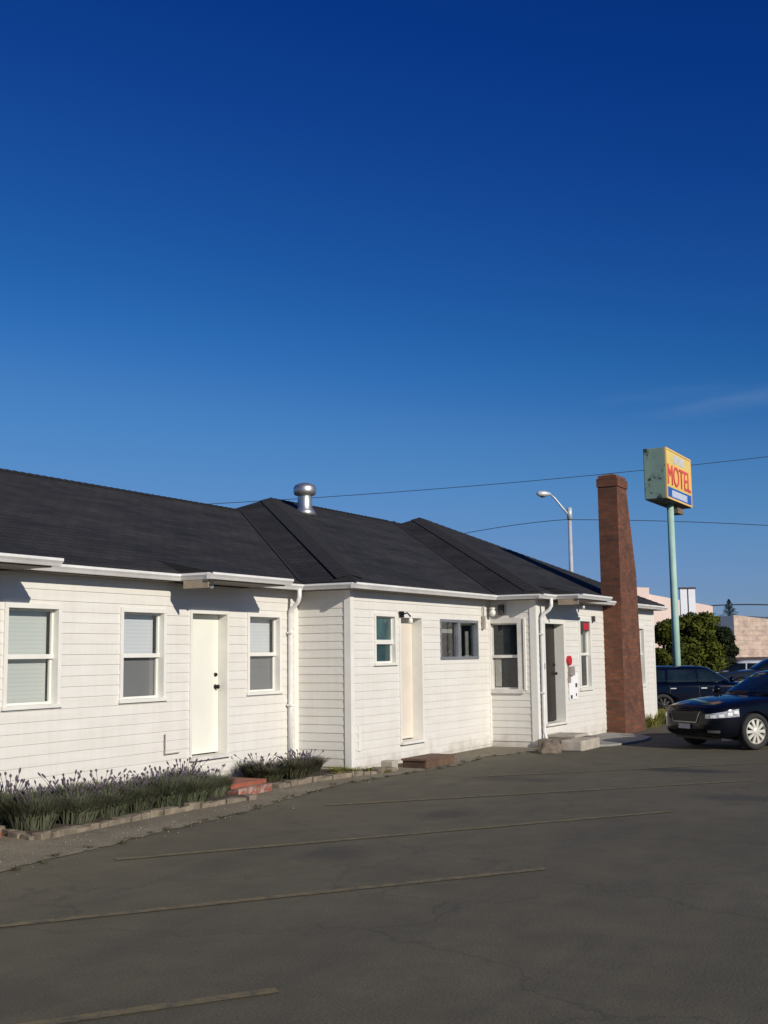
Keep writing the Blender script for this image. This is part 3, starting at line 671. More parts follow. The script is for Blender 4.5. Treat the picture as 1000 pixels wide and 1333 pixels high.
# bed soil and jagged edging
def edging(name, pts, label, h=.07, seed=2):
    rr = random.Random(seed); mb = MB()
    for (p, q) in zip(pts, pts[1:]):
        p, q = Vector((*p, 0)), Vector((*q, 0)); t = (q - p).normalized(); s = Vector((-t.y, t.x, 0)); L = (q - p).length; u = 0
        while u < L - .03:
            l = min(rr.uniform(.11, .24), L - u); hh = h * rr.uniform(.65, 1.15); w = rr.uniform(.05, .075); c = p + t * u + s * rr.uniform(-.015, .015)
            A = [c - s * w, c + t * (l - .012) - s * w, c + t * (l - .012) + s * w, c + s * w]
            T = [a + Vector((rr.uniform(-.012, .012), rr.uniform(-.012, .012), hh + rr.uniform(-.012, .012))) for a in A]
            for i in range(4): mb.poly([A[i], A[(i + 1) % 4], T[(i + 1) % 4], T[i]])
            mb.poly(T); u += l
    return tag(mb.build(name, M['edging'], bevel=.008), label, 'edging')
edging('garden_edging', [(9.12, -.25), (8.86, -1.45), (9.6, -1.42), (10.6, -1.38), (11.6, -1.42), (12.45, -1.50)], 'jagged low concrete edging around the long lavender bed')
edging('garden_edging', [(13.55, -1.12), (14.4, -1.12), (15.3, -1.28), (16.3, -1.45)], 'low broken concrete edging along the short dark plant bed', .07, 5)
for nm, pts in (('flower_bed', [(9.1, -.02), (8.9, -1.40), (12.45, -1.42), (12.5, -.02)]), ('flower_bed', [(13.6, -.02), (13.6, -1.08), (15.2, -1.18), (15.75, -.9), (15.8, -.02)])):
    mb = MB(); mb.poly([(x, y, .05) for x, y in pts]); mb.build(nm, M['dirt'])['kind'] = 'structure'

# ------------------------------------------------------------------ plants
def blades(mb, n, rad, h, w, rr, spread=.8, zfun=None):
    for _ in range(n):
        a = rr.uniform(0, 6.283); r = rad * math.sqrt(rr.random()) * .55; x, y = r * math.cos(a), r * math.sin(a)
        a2 = a + rr.uniform(-.8, .8); ln = h * rr.uniform(.7, 1.12) * (1 - .22 * (r / rad)); out = (r / rad * 1.1 + rr.uniform(0, .35)) * spread * rad
        dx, dy = math.cos(a2), math.sin(a2); s = Vector((-dy, dx, 0)) * w * rr.uniform(.6, 1.3)
        p0 = Vector((x, y, 0)); p1 = p0 + Vector((dx * out * .35, dy * out * .35, ln * .6)); p2 = p0 + Vector((dx * out, dy * out, ln))
        mb.poly([p0 - s * .6, p0 + s * .6, p1 + s, p1 - s]); mb.poly([p1 - s, p1 + s, p2])
def lavender(seed, h=.42, rad=.34, leaf='lav', fl=17, n=1150):
    rr = random.Random(seed); e = empty('lavender_plant', (0, 0, 0))
    mb = MB(); blades(mb, n, rad, h, .0062, rr); mb.build('foliage', M[leaf], e)
    mb = MB()
    for _ in range(fl):
        a = rr.uniform(0, 6.283); r = rad * rr.uniform(.1, .7); d = Vector((math.cos(a), math.sin(a), 0)); top = h * rr.uniform(.98, 1.30)
        p0 = d * r * .5 + Vector((0, 0, h * .55)); p1 = d * r * rr.uniform(1.0, 1.5) + Vector((0, 0, top))
        mb.tube([p0, p0.lerp(p1, .6) + Vector((0, 0, .02)), p1], .0028, 4, False)
        t = (p1 - p0).normalized(); L = rr.uniform(.035, .07); q = p1
        mb.tube([q - t * .008, q + t * L * .3, q + t * L * .7, q + t * L], [.004, .012, .011, .003], 6)
    mb.build('flower_spikes', M['lavf'], e)
    return e
protos = [lavender(11), lavender(12), lavender(13)]
used = set()
def place(proto_i, x, y, s, rz, label, group, cat='plant', sz=None):
    p = protos[proto_i]
    if proto_i in used: o = copy_tree(p)
    else: o = p; used.add(proto_i)
    o.location = (x, y, .05); o.rotation_euler = (0, 0, rz); o.scale = (s, s, (sz or s) * rr.uniform(.56, .78)); tag(o, label, cat, group); return o
rr = random.Random(5)
LV = 'grey green lavender clump with faded purple spikes in the long bed below the white wall'
k = 0
for i in range(7):
    place(k % 3, 9.18 + i * .50 + rr.uniform(-.06, .06), -1.08 + rr.uniform(-.06, .06), rr.uniform(.85, 1.2), rr.uniform(0, 6), LV, 'lavender clumps in the long bed'); k += 1
for i in range(7):
    place(k % 3, 9.30 + i * .48 + rr.uniform(-.06, .06), -.55 + rr.uniform(-.07, .07), rr.uniform(1.0, 1.2), rr.uniform(0, 6), LV, 'lavender clumps in the long bed'); k += 1
protos.append(lavender(21, .34, .36, 'lavd', 16, 800))
DV = 'low dark olive plant with dry flower heads in the short bed by the downspout'
for (x, y, s) in ((13.95, -.72, .85), (14.45, -.8, 1.0), (14.9, -.6, 1.05), (15.3, -.5, .95), (14.2, -.4, 1.0)):
    place(3, x, y, s, rr.uniform(0, 6), DV, 'dark plants in the short bed')
# weeds and grass: uncountable
def grass(name, spots, mat, label, cat='grass', seed=3, w=.006):
    rr = random.Random(seed); mb = MB()
    for (x, y, rad, h, n) in spots:
        t = MB(); blades(t, n, rad, h, w, rr, 1.0); off = len(mb.v)
        mb.v += [(vx_ + x, vy_ + y, vz_) for vx_, vy_, vz_ in t.v]; mb.f += [tuple(i + off for i in f) for f in t.f]; mb.uv += t.uv; mb.mi += t.mi
    return tag(mb.build(name, M[mat]), label, cat, kind='stuff')
grass('grass', [(15.45, -.95, .22, .14, 160), (15.7, -1.1, .2, .1, 120), (15.95, -1.2, .16, .09, 90), (16.3, -1.28, .18, .08, 100), (16.0, -1.45, .14, .06, 70), (15.2, -1.15, .15, .09, 80)], 'grass', 'yellow green weeds along the base of the white wall corner')
sp = [(26.9 + rr.uniform(0, 5.5), -1.5 + rr.uniform(-.7, .9), .35, rr.uniform(.16, .34), 130) for _ in range(46)]
grass('grass', sp, 'grass', 'tall yellow green grass growing behind the brick chimney', seed=8, w=.010)
sp = [(xx + rg.uniform(-.1, .1), edge_y(xx) + rg.uniform(-.08, .1), .07, rg.uniform(.02, .05), 22) for xx in [5 + .33 * i for i in range(52)]]
grass('grass', sp, 'lavd', 'scattered low weeds along the crack between verge and asphalt', seed=12, w=.004)

rr2 = random.Random(77); mb = MB()
for _ in range(500):
    xx = rr2.uniform(5, 22); yy = edge_y(xx) + rr2.gauss(.25, .25)
    r_ = rr2.uniform(.004, .012); a0 = rr2.uniform(0, 6.28)
    ring_ = [(xx + r_ * math.cos(a0 + k * 1.256) * rr2.uniform(.7, 1.2), yy + r_ * math.sin(a0 + k * 1.256) * rr2.uniform(.7, 1.2), .004) for k in range(5)]
    top_ = [(xx + (p[0] - xx) * .55, yy + (p[1] - yy) * .55, .006 + r_ * rr2.uniform(.7, 1.2)) for p in ring_]
    for k in range(5): mb.poly([ring_[k], ring_[(k + 1) % 5], top_[(k + 1) % 5], top_[k]])
    mb.poly(top_)
tag(mb.build('gravel', M['verge']), 'loose gravel scattered along the edge of the asphalt', 'gravel', kind='stuff')
def leafball(mb, c, rad, n, size, rr, hollow=.55):
    for _ in range(n):
        d = Vector((rr.gauss(0, 1), rr.gauss(0, 1), rr.gauss(0, 1))).normalized(); r = hollow + (1 - hollow) * rr.random() ** .5
        p = Vector(c) + Vector((d.x * rad[0], d.y * rad[1], d.z * rad[2])) * r
        u = Vector((rr.gauss(0, 1), rr.gauss(0, 1), rr.gauss(0, .7))).normalized(); nrm = (d + u * .8).normalized(); v_ = nrm.cross(u).normalized(); u = v_.cross(nrm)
        s = size * rr.uniform(.6, 1.3)
        mb.poly([p - u * s, p + v_ * s * .45, p + u * s, p - v_ * s * .45])
def tree(name, x, y, h, rad, label, mat, seed, clumps=16, n=420, size=.10, base=.3, group=None):
    rr = random.Random(seed); e = empty(name, (x, y, 0)); t = MB()
    t.tube([(0, 0, -.05), (.03, .02, h * .25), (-.03, .04, h * .6)], [.13, .10, .05], 8)
    cl = []
    for i in range(clumps):
        a = rr.uniform(0, 6.283); q = rr.uniform(.2, .72); zz = base + (h - base) * rr.uniform(.12, .86); fall = math.sqrt(max(.08, 1 - ((zz - h * .5) / (h * .56)) ** 2))
        c = (math.cos(a) * rad * q * fall, math.sin(a) * rad * q * fall, zz); cl.append(c)
        if i % 2 == 0: t.tube([(0, .02, max(.3, zz * .55)), (c[0] * .5, c[1] * .5, zz * .85), c], [.05, .03, .012], 6)
    t.build('trunk', M['bark'], e)
    mb = MB()
    for c in cl:
        k = rad * rr.uniform(.30, .46); leafball(mb, c, (k, k, k * rr.uniform(.7, 1.0)), n, size, rr, .35)
    mb.build('crown', M[mat], e); return tag(e, label, 'tree', group)

# camera frame helpers (placing far things along sight lines from the camera position, at real distances)
CAM = Vector((0, -10.17, 1.77)); pi_, ro_, ya_ = R(6.81), R(-.69), R(28.51)
Fv = Vector((math.cos(ya_) * math.cos(pi_), math.sin(ya_) * math.cos(pi_), math.sin(pi_))); R0 = Vector((math.sin(ya_), -math.cos(ya_), 0)); U0 = R0.cross(Fv)
Rv = R0 * math.cos(ro_) + U0 * math.sin(ro_); Uv = U0 * math.cos(ro_) - R0 * math.sin(ro_)
def at(u, v, d): return CAM + (Fv + Rv * ((u - 500) / 1550) + Uv * ((667 - v) / 1550)) * d
def g(u, d): p = at(u, 847, d); return p.x, p.y
x, y = g(906, 50); tree('broadleaf_tree', x, y, 3.5, 1.25, 'rounded green tree behind the mint sign pole', 'leaf', 31, 34, 520, .085)
x, y = g(866, 49); tree('broadleaf_tree', x, y, 3.35, 1.0, 'green leafy tree close beside the white house corner', 'leaf', 32, 26, 480, .085)
x, y = g(940, 51); tree('dark_evergreen_tree', x, y, 2.95, .78, 'dark evergreen tree in front of the pinkish block building', 'leaf_dark', 33, 24, 460, .085)
def conifer(x, y, h, label, seed=1):
    rr = random.Random(seed); e = empty('conifer_tree', (x, y, 0)); t = MB(); t.tube([(0, 0, 0), (0, 0, h)], [.2, .02], 8); t.build('trunk', M['bark'], e)
    mb = MB(); z = h * .2
    while z < h * .99:
        k = (1 - z / h) * h * .62 + .25
        for i in range(7):
            a = rr.uniform(0, 6.283); q = k * rr.uniform(.35, .95); c = (math.cos(a) * q, math.sin(a) * q, z - q * .25); leafball(mb, c, (k * .34, k * .34, .35), 40, .2, rr, .1)
        leafball(mb, (0, 0, z), (k * .3, k * .3, .4), 40, .2, rr, .1); z += h * .045
    mb.build('crown', M['conifer'], e); return tag(e, label, 'tree')
x, y = g(952, 625); ct = conifer(x, y, 11.8, 'dark pointed conifer top rising between the pink buildings'); ct.location.z = 16.8
# ------------------------------------------------------------------ cars
def evalmesh(o):
    dg = bpy.context.evaluated_depsgraph_get(); me = bpy.data.meshes.new_from_object(o.evaluated_get(dg)); return me
def loft(name, rings, sub=2, crease_ends=False):
    n = len(rings[0]); v = [p for r_ in rings for p in r_]; f = []
    for k in range(len(rings) - 1):
        for i in range(n): j = (i + 1) % n; f.append((k * n + i, (k + 1) * n + i, (k + 1) * n + j, k * n + j))
    f.append(tuple(range(n))); f.append(tuple((len(rings) - 1) * n + i for i in range(n))[::-1])
    me = bpy.data.meshes.new(name); me.from_pydata(v, [], f); bm = bmesh.new(); bm.from_mesh(me); bmesh.ops.recalc_face_normals(bm, faces=bm.faces); bm.to_mesh(me); bm.free()
    o = bpy.data.objects.new(name, me); C.objects.link(o)
    m = o.modifiers.new('s', 'SUBSURF'); m.levels = sub; m.render_levels = sub
    return o
def ringfun(x, w, zb, zs, zt, crown=.03):
    h = [(0, zb), (w * .80, zb), (w * .96, zb + .06), (w * 1.0, zb + (zs - zb) * .45), (w * .985, zs - .03), (w * .93, zs + .01), (w * .78, zt), (w * .4, zt + crown * .8), (0, zt + crown)]
    return [(x, y, z) for y, z in h] + [(x, -y, z) for y, z in h[-2:0:-1]]
def car(name, loc, heading, paint, label, kind='sedan', detail=True, rim='rim'):
    e = empty(name, loc, heading); tag(e, label, 'car'); pm = M[paint]
    st = [(-2.17, .60, .42, .60, .66), (-2.12, .72, .32, .74, .82), (-1.95, .81, .24, .86, .92), (-1.3, .865, .19, .88, .93), (-.4, .875, .19, .88, .93), (.6, .875, .19, .88, .93),
          (1.0, .87, .19, .86, .915), (1.5, .855, .19, .81, .875), (1.85, .81, .20, .765, .815), (2.05, .72, .23, .715, .765), (2.15, .58, .28, .66, .71), (2.19, .40, .34, .57, .62)]
    if kind == 'wagon': st = [(x, w, zb, zs + (.02 if x < .8 else 0), zt + (.02 if x < .8 else 0)) for x, w, zb, zs, zt in st]
    bo = loft('tmp', [ringfun(*s) for s in st])
    cut = []
    for ax in (1.30, -1.32):
        bm = bmesh.new(); bmesh.ops.create_cone(bm, cap_ends=True, segments=28, radius1=.355, radius2=.355, depth=3.0, matrix=Matrix.Translation((ax, 0, .325)) @ Matrix.Rotation(math.pi / 2, 4, 'X'))
        me = bpy.data.meshes.new('c'); bm.to_mesh(me); bm.free(); co = bpy.data.objects.new('c', me); C.objects.link(co); cut.append(co)
        # keep the middle of the chassis: cut only the outer 0.32 m of each side
    mids = []
    for co in cut:
        bm = bmesh.new(); bm.from_mesh(co.data); bm.to_mesh(co.data); bm.free()
        md = bo.modifiers.new('b', 'BOOLEAN'); md.object = co; md.operation = 'DIFFERENCE'; md.solver = 'EXACT'
    me = evalmesh(bo)
    for o in cut + [bo]: bpy.data.objects.remove(o)
    me.materials.clear(); me.materials.append(pm); me.shade_smooth()
    body = bpy.data.objects.new('body', me); C.objects.link(body); body.parent = e
    bm = bmesh.new(); bm.from_mesh(me); tb = BVHTree.FromBMesh(bm); bm.free()
    # inner wheel houses
    wh = MB(); 
    for ax in (1.30, -1.32): wh.box(I, ax - .40, ax + .40, .22, .72, -.60, .60)
    wh.box(I, -1.9, 1.9, .17, .24, -.62, .62)
    wh.build('underbody', M['black_plastic'], e)
    # cabin
    if kind == 'wagon': pf, pr, rf, rb = .98, -2.02, .12, -1.75
    else: pf, pr, rf, rb = 1.02, -1.75, .10, -1.12
    zt = 1.375; zb = .86
    def cring(z, xf, xr, w):
        return [(xf, w * .0, z), (xf - .04, w * .5, z), (xf - .16, w * .88, z), (xf - .42, w * .985, z), ((xf + xr) / 2, w, z), (xr + .35, w * .97, z), (xr + .10, w * .86, z), (xr, w * .45, z), (xr, 0, z)]
    def full(h): return h + [(x, -y, z) for x, y, z in h[-2:0:-1]]
    L = lambda a, b, t: a + (b - a) * t
    rings = []
    for t in (0, .3, .65, .92): rings.append(full(cring(zb + (zt - zb) * t, L(pf, rf, t), L(pr, rb, t), L(.80, .615, t))))
    rings.append(full(cring(zt, rf - .10, rb + .10, .50))); rings.append(full(cring(zt + .02, rf - .4, rb + .4, .25)))
    co = loft('tmp', rings); cm = evalmesh(co); bpy.data.objects.remove(co); cm.materials.clear(); cm.materials.append(pm); cm.shade_smooth()
    cab = bpy.data.objects.new('cabin', cm); C.objects.link(cab); cab.parent = e
    bm = bmesh.new(); bm.from_mesh(cm); tc = BVHTree.FromBMesh(bm); bm.free()
    def panel(nm, tree_, grid, mat, off=.006, th=.015):
        """grid: rows of (origin, direction); the panel is laid on the surface the rays meet"""
        rows = []
        for r_ in grid:
            row = []
            for o, d in r_:
                h = tree_.ray_cast(Vector(o), Vector(d).normalized())
                if h[0] is None: row.append(None); continue
                nr = h[1] if h[1].dot(Vector(d)) < 0 else -h[1]
                row.append((h[0] + nr * off, h[0] - nr * th))
            rows.append(row)
        mb = MB()
        for a, b in zip(rows, rows[1:]):
            for i in range(len(a) - 1):
                q = (a[i], a[i + 1], b[i + 1], b[i])
                if None in q: continue
                mb.poly([p[0] for p in q]); mb.poly([p[1] for p in q][::-1])
        nr_, nc = len(rows), len(rows[0])
        loop = [(0, j) for j in range(nc)] + [(i, nc - 1) for i in range(1, nr_)] + [(nr_ - 1, j) for j in range(nc - 2, -1, -1)] + [(i, 0) for i in range(nr_ - 2, 0, -1)]
        for (i, j), (k2, l2) in zip(loop, loop[1:] + loop[:1]):
            p, q = rows[i][j], rows[k2][l2]
            if p and q: mb.poly([p[0], q[0], q[1], p[1]])
        o = mb.build(nm, M[mat], e); weld(o.data); o.data.shade_smooth() if False else None
        return o
    lin = lambda a, b, n: [a + (b - a) * i / (n - 1) for i in range(n)]
    def side(nm, x0b, x1b, x0t, x1t, z0, z1, sgn, mat='cglass'):
        return panel(nm, tc, [[((L(L(x0b, x1b, s), L(x0t, x1t, s), t), sgn * 3, L(z0, z1, t)), (0, -sgn, 0)) for s in lin(0, 1, 12)] for t in lin(0, 1, 7)], mat)
    for sg in (1, -1):
        if kind == 'wagon':
            side('side_window', .62, -.28, .10, -.28, .955, 1.28, sg); side('side_window', -.34, -1.15, -.34, -1.10, .955, 1.28, sg); side('side_window', -1.22, -1.78, -1.18, -1.58, .97, 1.27, sg)
        else:
            side('side_window', .62, -.28, .10, -.28, .955, 1.28, sg); side('side_window', -.34, -1.20, -.34, -1.00, .955, 1.28, sg)
    panel('windscreen', tc, [[((3, L(.70, .53, t) * s, L(.95, 1.30, t)), (-1, 0, 0)) for s in lin(-1, 1, 16)] for t in lin(0, 1, 8)], 'cglass')
    panel('rear_window', tc, [[((-3, L(.62, .50, t) * s, L(.99, 1.27, t)), (1, 0, 0)) for s in lin(-1, 1, 12)] for t in lin(0, 1, 6)], 'cglass')
    wm = MB(); pts = []
    # wheels
    for wi, (ax, sg) in enumerate(((1.30, 1), (1.30, -1), (-1.32, 1), (-1.32, -1))):
        w = MB(); yo = sg * .765; n = 36
        def ring(rad, yy): return [(rad * math.cos(2 * math.pi * i / n), yy, rad * math.sin(2 * math.pi * i / n)) for i in range(n)]
        prof = [(.225, .0), (.225, .075), (.212, .085), (.20, .06), (.19, .0)]
        rg_ = [ring(r_, sg * yy) for r_, yy in prof]
        for a, b in zip(rg_, rg_[1:]):
            for i in range(n): j = (i + 1) % n; w.poly([a[i], a[j], b[j], b[i]])
        for k in range(10):                                   # spokes
            a = 2 * math.pi * k / 10; c, s_ = math.cos(a), math.sin(a); tx, tz = -s_, c
            def q(r_, wd, yy): return (c * r_ + tx * wd, sg * yy, s_ * r_ + tz * wd)
            F = [q(.05, -.020, .085), q(.05, .020, .085), q(.205, .030, .072), q(.205, -.030, .072)]; Bk = [q(.05, -.020, .045), q(.05, .020, .045), q(.205, .030, .035), q(.205, -.030, .035)]
            w.poly(F); w.poly(Bk[::-1])
            for i in range(4): w.poly([F[i], F[(i + 1) % 4], Bk[(i + 1) % 4], Bk[i]])
        w.tube([(0, sg * .04, 0), (0, sg * .09, 0), (0, sg * .098, 0)], [.066, .062, .04], 18)
        wo = w.build('wheel', M[rim], e, loc=(ax, yo, .325))
        t = MB(); pr_ = [(.228, -.10), (.228, .082), (.25, .096), (.29, .098), (.312, .085), (.322, .06), (.322, -.06), (.312, -.09), (.29, -.10), (.228, -.10)]
        rg_ = [ring(r_, sg * yy) for r_, yy in pr_]
        for a, b in zip(rg_, rg_[1:]):
            for i in range(n): j = (i + 1) % n; t.poly([a[i], a[j], b[j], b[i]])
        t.build('tyre', M['tyre'], wo, smooth=True)
        d = MB(); d.tube([(0, sg * .0, 0), (0, sg * .02, 0)], .215, 28); d.build('brake_disc', M['black'], wo)
    if detail:
        def corner(nm, z0f, z1f, angs, mat, off=.006, rows=5):
            """strip wrapped round the nose: angs are (deg from straight ahead) seen from a point inside the nose"""
            return panel(nm, tb, [[((1.45 + 3 * math.cos(R(a)), 0 + 3 * math.sin(R(a)), L(z0f(a), z1f(a), t)), (-math.cos(R(a)), -math.sin(R(a)), 0)) for a in angs] for t in lin(0, 1, rows)], mat, off)
        for sg in (1, -1):
            A = [sg * a for a in lin(36, 76, 16)]
            zl = lambda a: .565 + .0008 * (abs(a) - 36); zh = lambda a: min(.635 + .0024 * (abs(a) - 36), .73)
            corner('headlight', zl, zh, A, 'lampglass', .008)
            corner('turn_lamp', lambda a: .56, lambda a: .65, [sg * a for a in lin(86, 94, 5)], 'amber', .006, 3)
            corner('fog_lamp', lambda a: .315, lambda a: .36, [sg * a for a in lin(38, 52, 6)], 'dull_chrome', .006, 3)
        for sg in (1, -1):
            for ac, zc in ((45, .60), (54, .615), (64, .64), (72, .67)):
                corner('reflector', lambda a: zc - .026, lambda a: zc + .026, [sg * (ac + da) for da in (-3, -1.5, 0, 1.5, 3)], 'reflector', .013, 4)
        gr = panel('grille', tb, [[((3, L(.29, .38, t) * s, L(.50, .675, t)), (-1, 0, 0)) for s in lin(-1, 1, 17)] for t in lin(0, 1, 6)], 'black_plastic', .012)
        for zz in (.535, .575, .615): panel('grille_bar', tb, [[((3, L(.30, .35, (zz - .50) / .175) * s, zz + dz), (-1, 0, 0)) for s in lin(-1, 1, 15)] for dz in (0, .012)], 'black', .02)
        panel('grille_trim', tb, [[((3, .30 * s, .487 + dz), (-1, 0, 0)) for s in lin(-1, 1, 15)] for dz in (0, .014)], 'dull_chrome', .018)
        for sg in (1, -1): panel('grille_trim', tb, [[((3, sg * (L(.30, .385, t) + dy), L(.49, .68, t)), (-1, 0, 0)) for t in lin(0, 1, 7)] for dy in (0, .014)], 'dull_chrome', .018)
        panel('lower_intake', tb, [[((3, L(.44, .50, t) * s, L(.245, .30, t)), (-1, 0, 0)) for s in lin(-1, 1, 17)] for t in lin(0, 1, 4)], 'black_plastic', .005)
        mb = MB(); mb.box(I, 2.195, 2.21, .375, .46, -.155, .155); mb.build('licence_plate', M['plate'], e)
        for sg in (1, -1):
            mb = MB(); mb.tube([(.62, sg * .80, .97), (.60, sg * .90, 1.0)], .025, 8); mb.tube([(.66, sg * .89, 1.01), (.62, sg * .92, 1.01), (.56, sg * .93, 1.01), (.54, sg * .93, 1.01)], [.03, .075, .08, .06], 12); mb.build('wing_mirror', pm, e, smooth=True)
            for x0, nm in ((-.10, 'door_handle'), (-.95, 'door_handle')):
                panel(nm, tb, [[((x0 - s, sg * 3, z), (0, -sg, 0)) for s in lin(0, .16, 5)] for z in (.775, .80)], 'dull_chrome', .025, .0)
            for x0 in (.70, -.31, -1.12):
                panel('door_seam', tb, [[((x0 + dx, sg * 3, z), (0, -sg, 0)) for z in lin(.27, .86, 10)] for dx in (0, .008)], 'black_plastic', .0015, .003)
        # wipers
        mb = MB(); mb.tube([(1.02, -.55, .955), (.85, -.05, 1.02)], .008, 6); mb.tube([(1.04, .05, .955), (.86, .45, 1.02)], .008, 6); mb.build('wiper', M['black_plastic'], e)
    for sg in (1, -1):
        panel('tail_light', tb, [[((-3, sg * y_, z), (1, 0, 0)) for y_ in lin(.45, .74, 6)] for z in lin(.66, .80, 4)], 'taillight')
    return e
hd = math.atan2(.58, -.815)
# front-left... wheel contact seen at (22.05, -5.65)
fwd = Vector((math.cos(hd), math.sin(hd), 0)); lft = Vector((-math.sin(hd), math.cos(hd), 0))
ctr = Vector((22.05, -5.65, 0)) - fwd * 1.30 - lft * .80
car('black_car', (ctr.x, ctr.y, 0), hd, 'paint_black', 'shiny black car parked nose to the motel, its front wheel at the picture edge', 'sedan')
rx, ry = at(800, 900, 33.5).x, at(800, 900, 33.5).y
cc = at(910, 900, 33.0); hd2 = math.atan2(Rv.y, Rv.x) + R(6)
car('blue_wagon', (cc.x, cc.y, -.03), hd2, 'paint_blue', 'dark blue wagon parked sideways behind the mint sign pole', 'wagon', rim='black')
cc = at(965, 880, 47); car('white_car', (cc.x, cc.y, -.03), hd2 + R(150), 'paint_white', 'white car parked far behind the black car', 'sedan', False)
cc = at(1005, 880, 44); car('grey_car', (cc.x, cc.y, .1), hd2 + R(170), 'paint_grey', 'dark grey car beside the white car at the picture edge', 'wagon', False)

# ------------------------------------------------------------------ motel sign
def text_mesh(txt, h, name, mat, parent, fit_w, thick=.01, offset=0.0):
    cu_ = bpy.data.curves.new(name, 'FONT'); cu_.body = txt; cu_.size = 1; cu_.extrude = .02; cu_.offset = offset; cu_.align_x = 'CENTER'; cu_.align_y = 'CENTER'
    o = bpy.data.objects.new('t', cu_); C.objects.link(o); bpy.context.view_layer.update(); me = evalmesh(o); bpy.data.objects.remove(o)
    xs = [v.co.x for v in me.vertices]; ys = [v.co.y for v in me.vertices]; sx = fit_w / (max(xs) - min(xs)); sy = h / (max(ys) - min(ys)); cx_, cy_ = (max(xs) + min(xs)) / 2, (max(ys) + min(ys)) / 2
    for v in me.vertices: v.co = Vector(((v.co.x - cx_) * sx, -(v.co.z / .02 * thick), (v.co.y - cy_) * sy))
    me.materials.clear(); me.materials.append(M[mat]); ob = bpy.data.objects.new(name, me); C.objects.link(ob); ob.parent = parent; return ob
sx0, sx1, sy0, sy1, sz0, sz1 = 32.84, 35.58, -1.36, -.72, 6.02, 7.47
e = empty('motel_sign', (34.2, -1.08, 0)); tag(e, 'tall weathered mint green pole sign with yellow and red face reading MOTEL', 'sign')
lx = lambda x_: x_ - 34.2; ly = lambda y_: y_ + 1.08
mb = MB(); mb.tube([(.02, 0, 0), (0, 0, 3), (-.02, 0, 6.05)], [.115, .105, .095], 18); mb.build('pole', M['pole_green'], e, smooth=True)
mb = MB(); mb.box(I, lx(sx0), lx(sx1), sz0, sz1, ly(sy0) + .02, ly(sy1)); mb.build('cabinet', M['sign_cab'], e, bevel=.02)
mb = MB(); mb.box(I, lx(sx0) + .02, lx(sx1) - .02, sz0 - .02, sz0 - .001, ly(sy0) + .04, ly(sy1) - .02); mb.build('underside', M['s_under'], e)
mb = MB(); mb.box(I, .35, 1.0, sz0 - .24, sz0 - .02, -.12, .2); mb.build('ballast_box', M['rock'], e)
yf = ly(sy0)
def fbox(x0, x1, z0, z1, d0, d1, nm, mat):
    mb = MB(); mb.box(front(yf), lx(x0), lx(x1), z0, z1, d0, d1); return mb.build(nm, M[mat], e)
fr_ = MB(); m_ = front(yf)
for bx in ((lx(sx0), lx(sx1), sz1 - .045, sz1), (lx(sx0), lx(sx1), sz0, sz0 + .05), (lx(sx0), lx(sx0) + .05, sz0 + .05, sz1 - .045), (lx(sx1) - .05, lx(sx1), sz0 + .05, sz1 - .045)): fr_.box(m_, *bx, -.02, .02)
fr_.build('face_frame', M['s_orange'], e)
fbox(sx0 + .05, sx1 - .05, 6.37, sz1 - .045, -.018, .002, 'sign_panel', 's_yellow')
fbox(sx0 + .05, sx1 - .05, 6.40, 7.06, .002, .005, 'word_band', 's_orange')
fbox(sx0 + .80, sx1 - .75, 7.12, 7.36, .002, .006, 'name_strip', 's_pale')
fbox(sx0 + .05, sx1 - .05, sz0 + .05, 6.368, -.018, .002, 'lower_panel', 's_blue')
fbox(sx0 + .55, sx1 - .52, sz0 + .10, 6.31, .002, .006, 'lower_strip', 's_white')
t = text_mesh('MOTEL', .58, 'lettering', 's_red', e, 2.52, .012, 0); t.location = (0, yf - .016, 6.73)
# ------------------------------------------------------------------ street lamp
p0 = at(742.5, 700, 55)
e = empty('street_lamp', (p0.x, p0.y, 0)); tag(e, 'tall grey street lamp with curved arm rising behind the roof', 'street lamp')
mb = MB(); mb.tube([(0, 0, 0), (0, 0, .3), (0, 0, 8.35)], [.14, .125, .085], 12); mb.build('pole', M['lamp_grey'], e, smooth=True)
hp = at(716, 643.5, 55) - Vector((p0.x, p0.y, 0)); pe = Vector((0, 0, 8.0)); hp = Vector((hp.x, hp.y, hp.z))
mb = MB(); mb.tube([pe, pe.lerp(hp, .35) + Vector((0, 0, .02)), pe.lerp(hp, .75) + Vector((0, 0, .06)), hp], [.055, .05, .045, .04], 10); mb.tube([(0, 0, 7.85), (0, 0, 8.4)], .12, 12); mb.build('arm', M['lamp_grey'], e, smooth=True)
dv = (hp - pe); dv.z = 0; dv.normalize(); hh = MB(); hh.tube([hp - dv * .05, hp + dv * .1 , hp + dv * .3 - Vector((0, 0, .0)), hp + dv * .55, hp + dv * .66], [.05, .10, .15, .13, .04], 12); hh.build('lamp_head', M['lamp_grey'], e, smooth=True)
mb = MB(); q = hp + dv * .36 + Vector((0, 0, -.13)); mb.lathe(q, [(.02, -.05), (.10, -.03), (.12, .0), (.12, .03)], 14); mb.build('lamp_lens', M['s_under'], e, smooth=True)
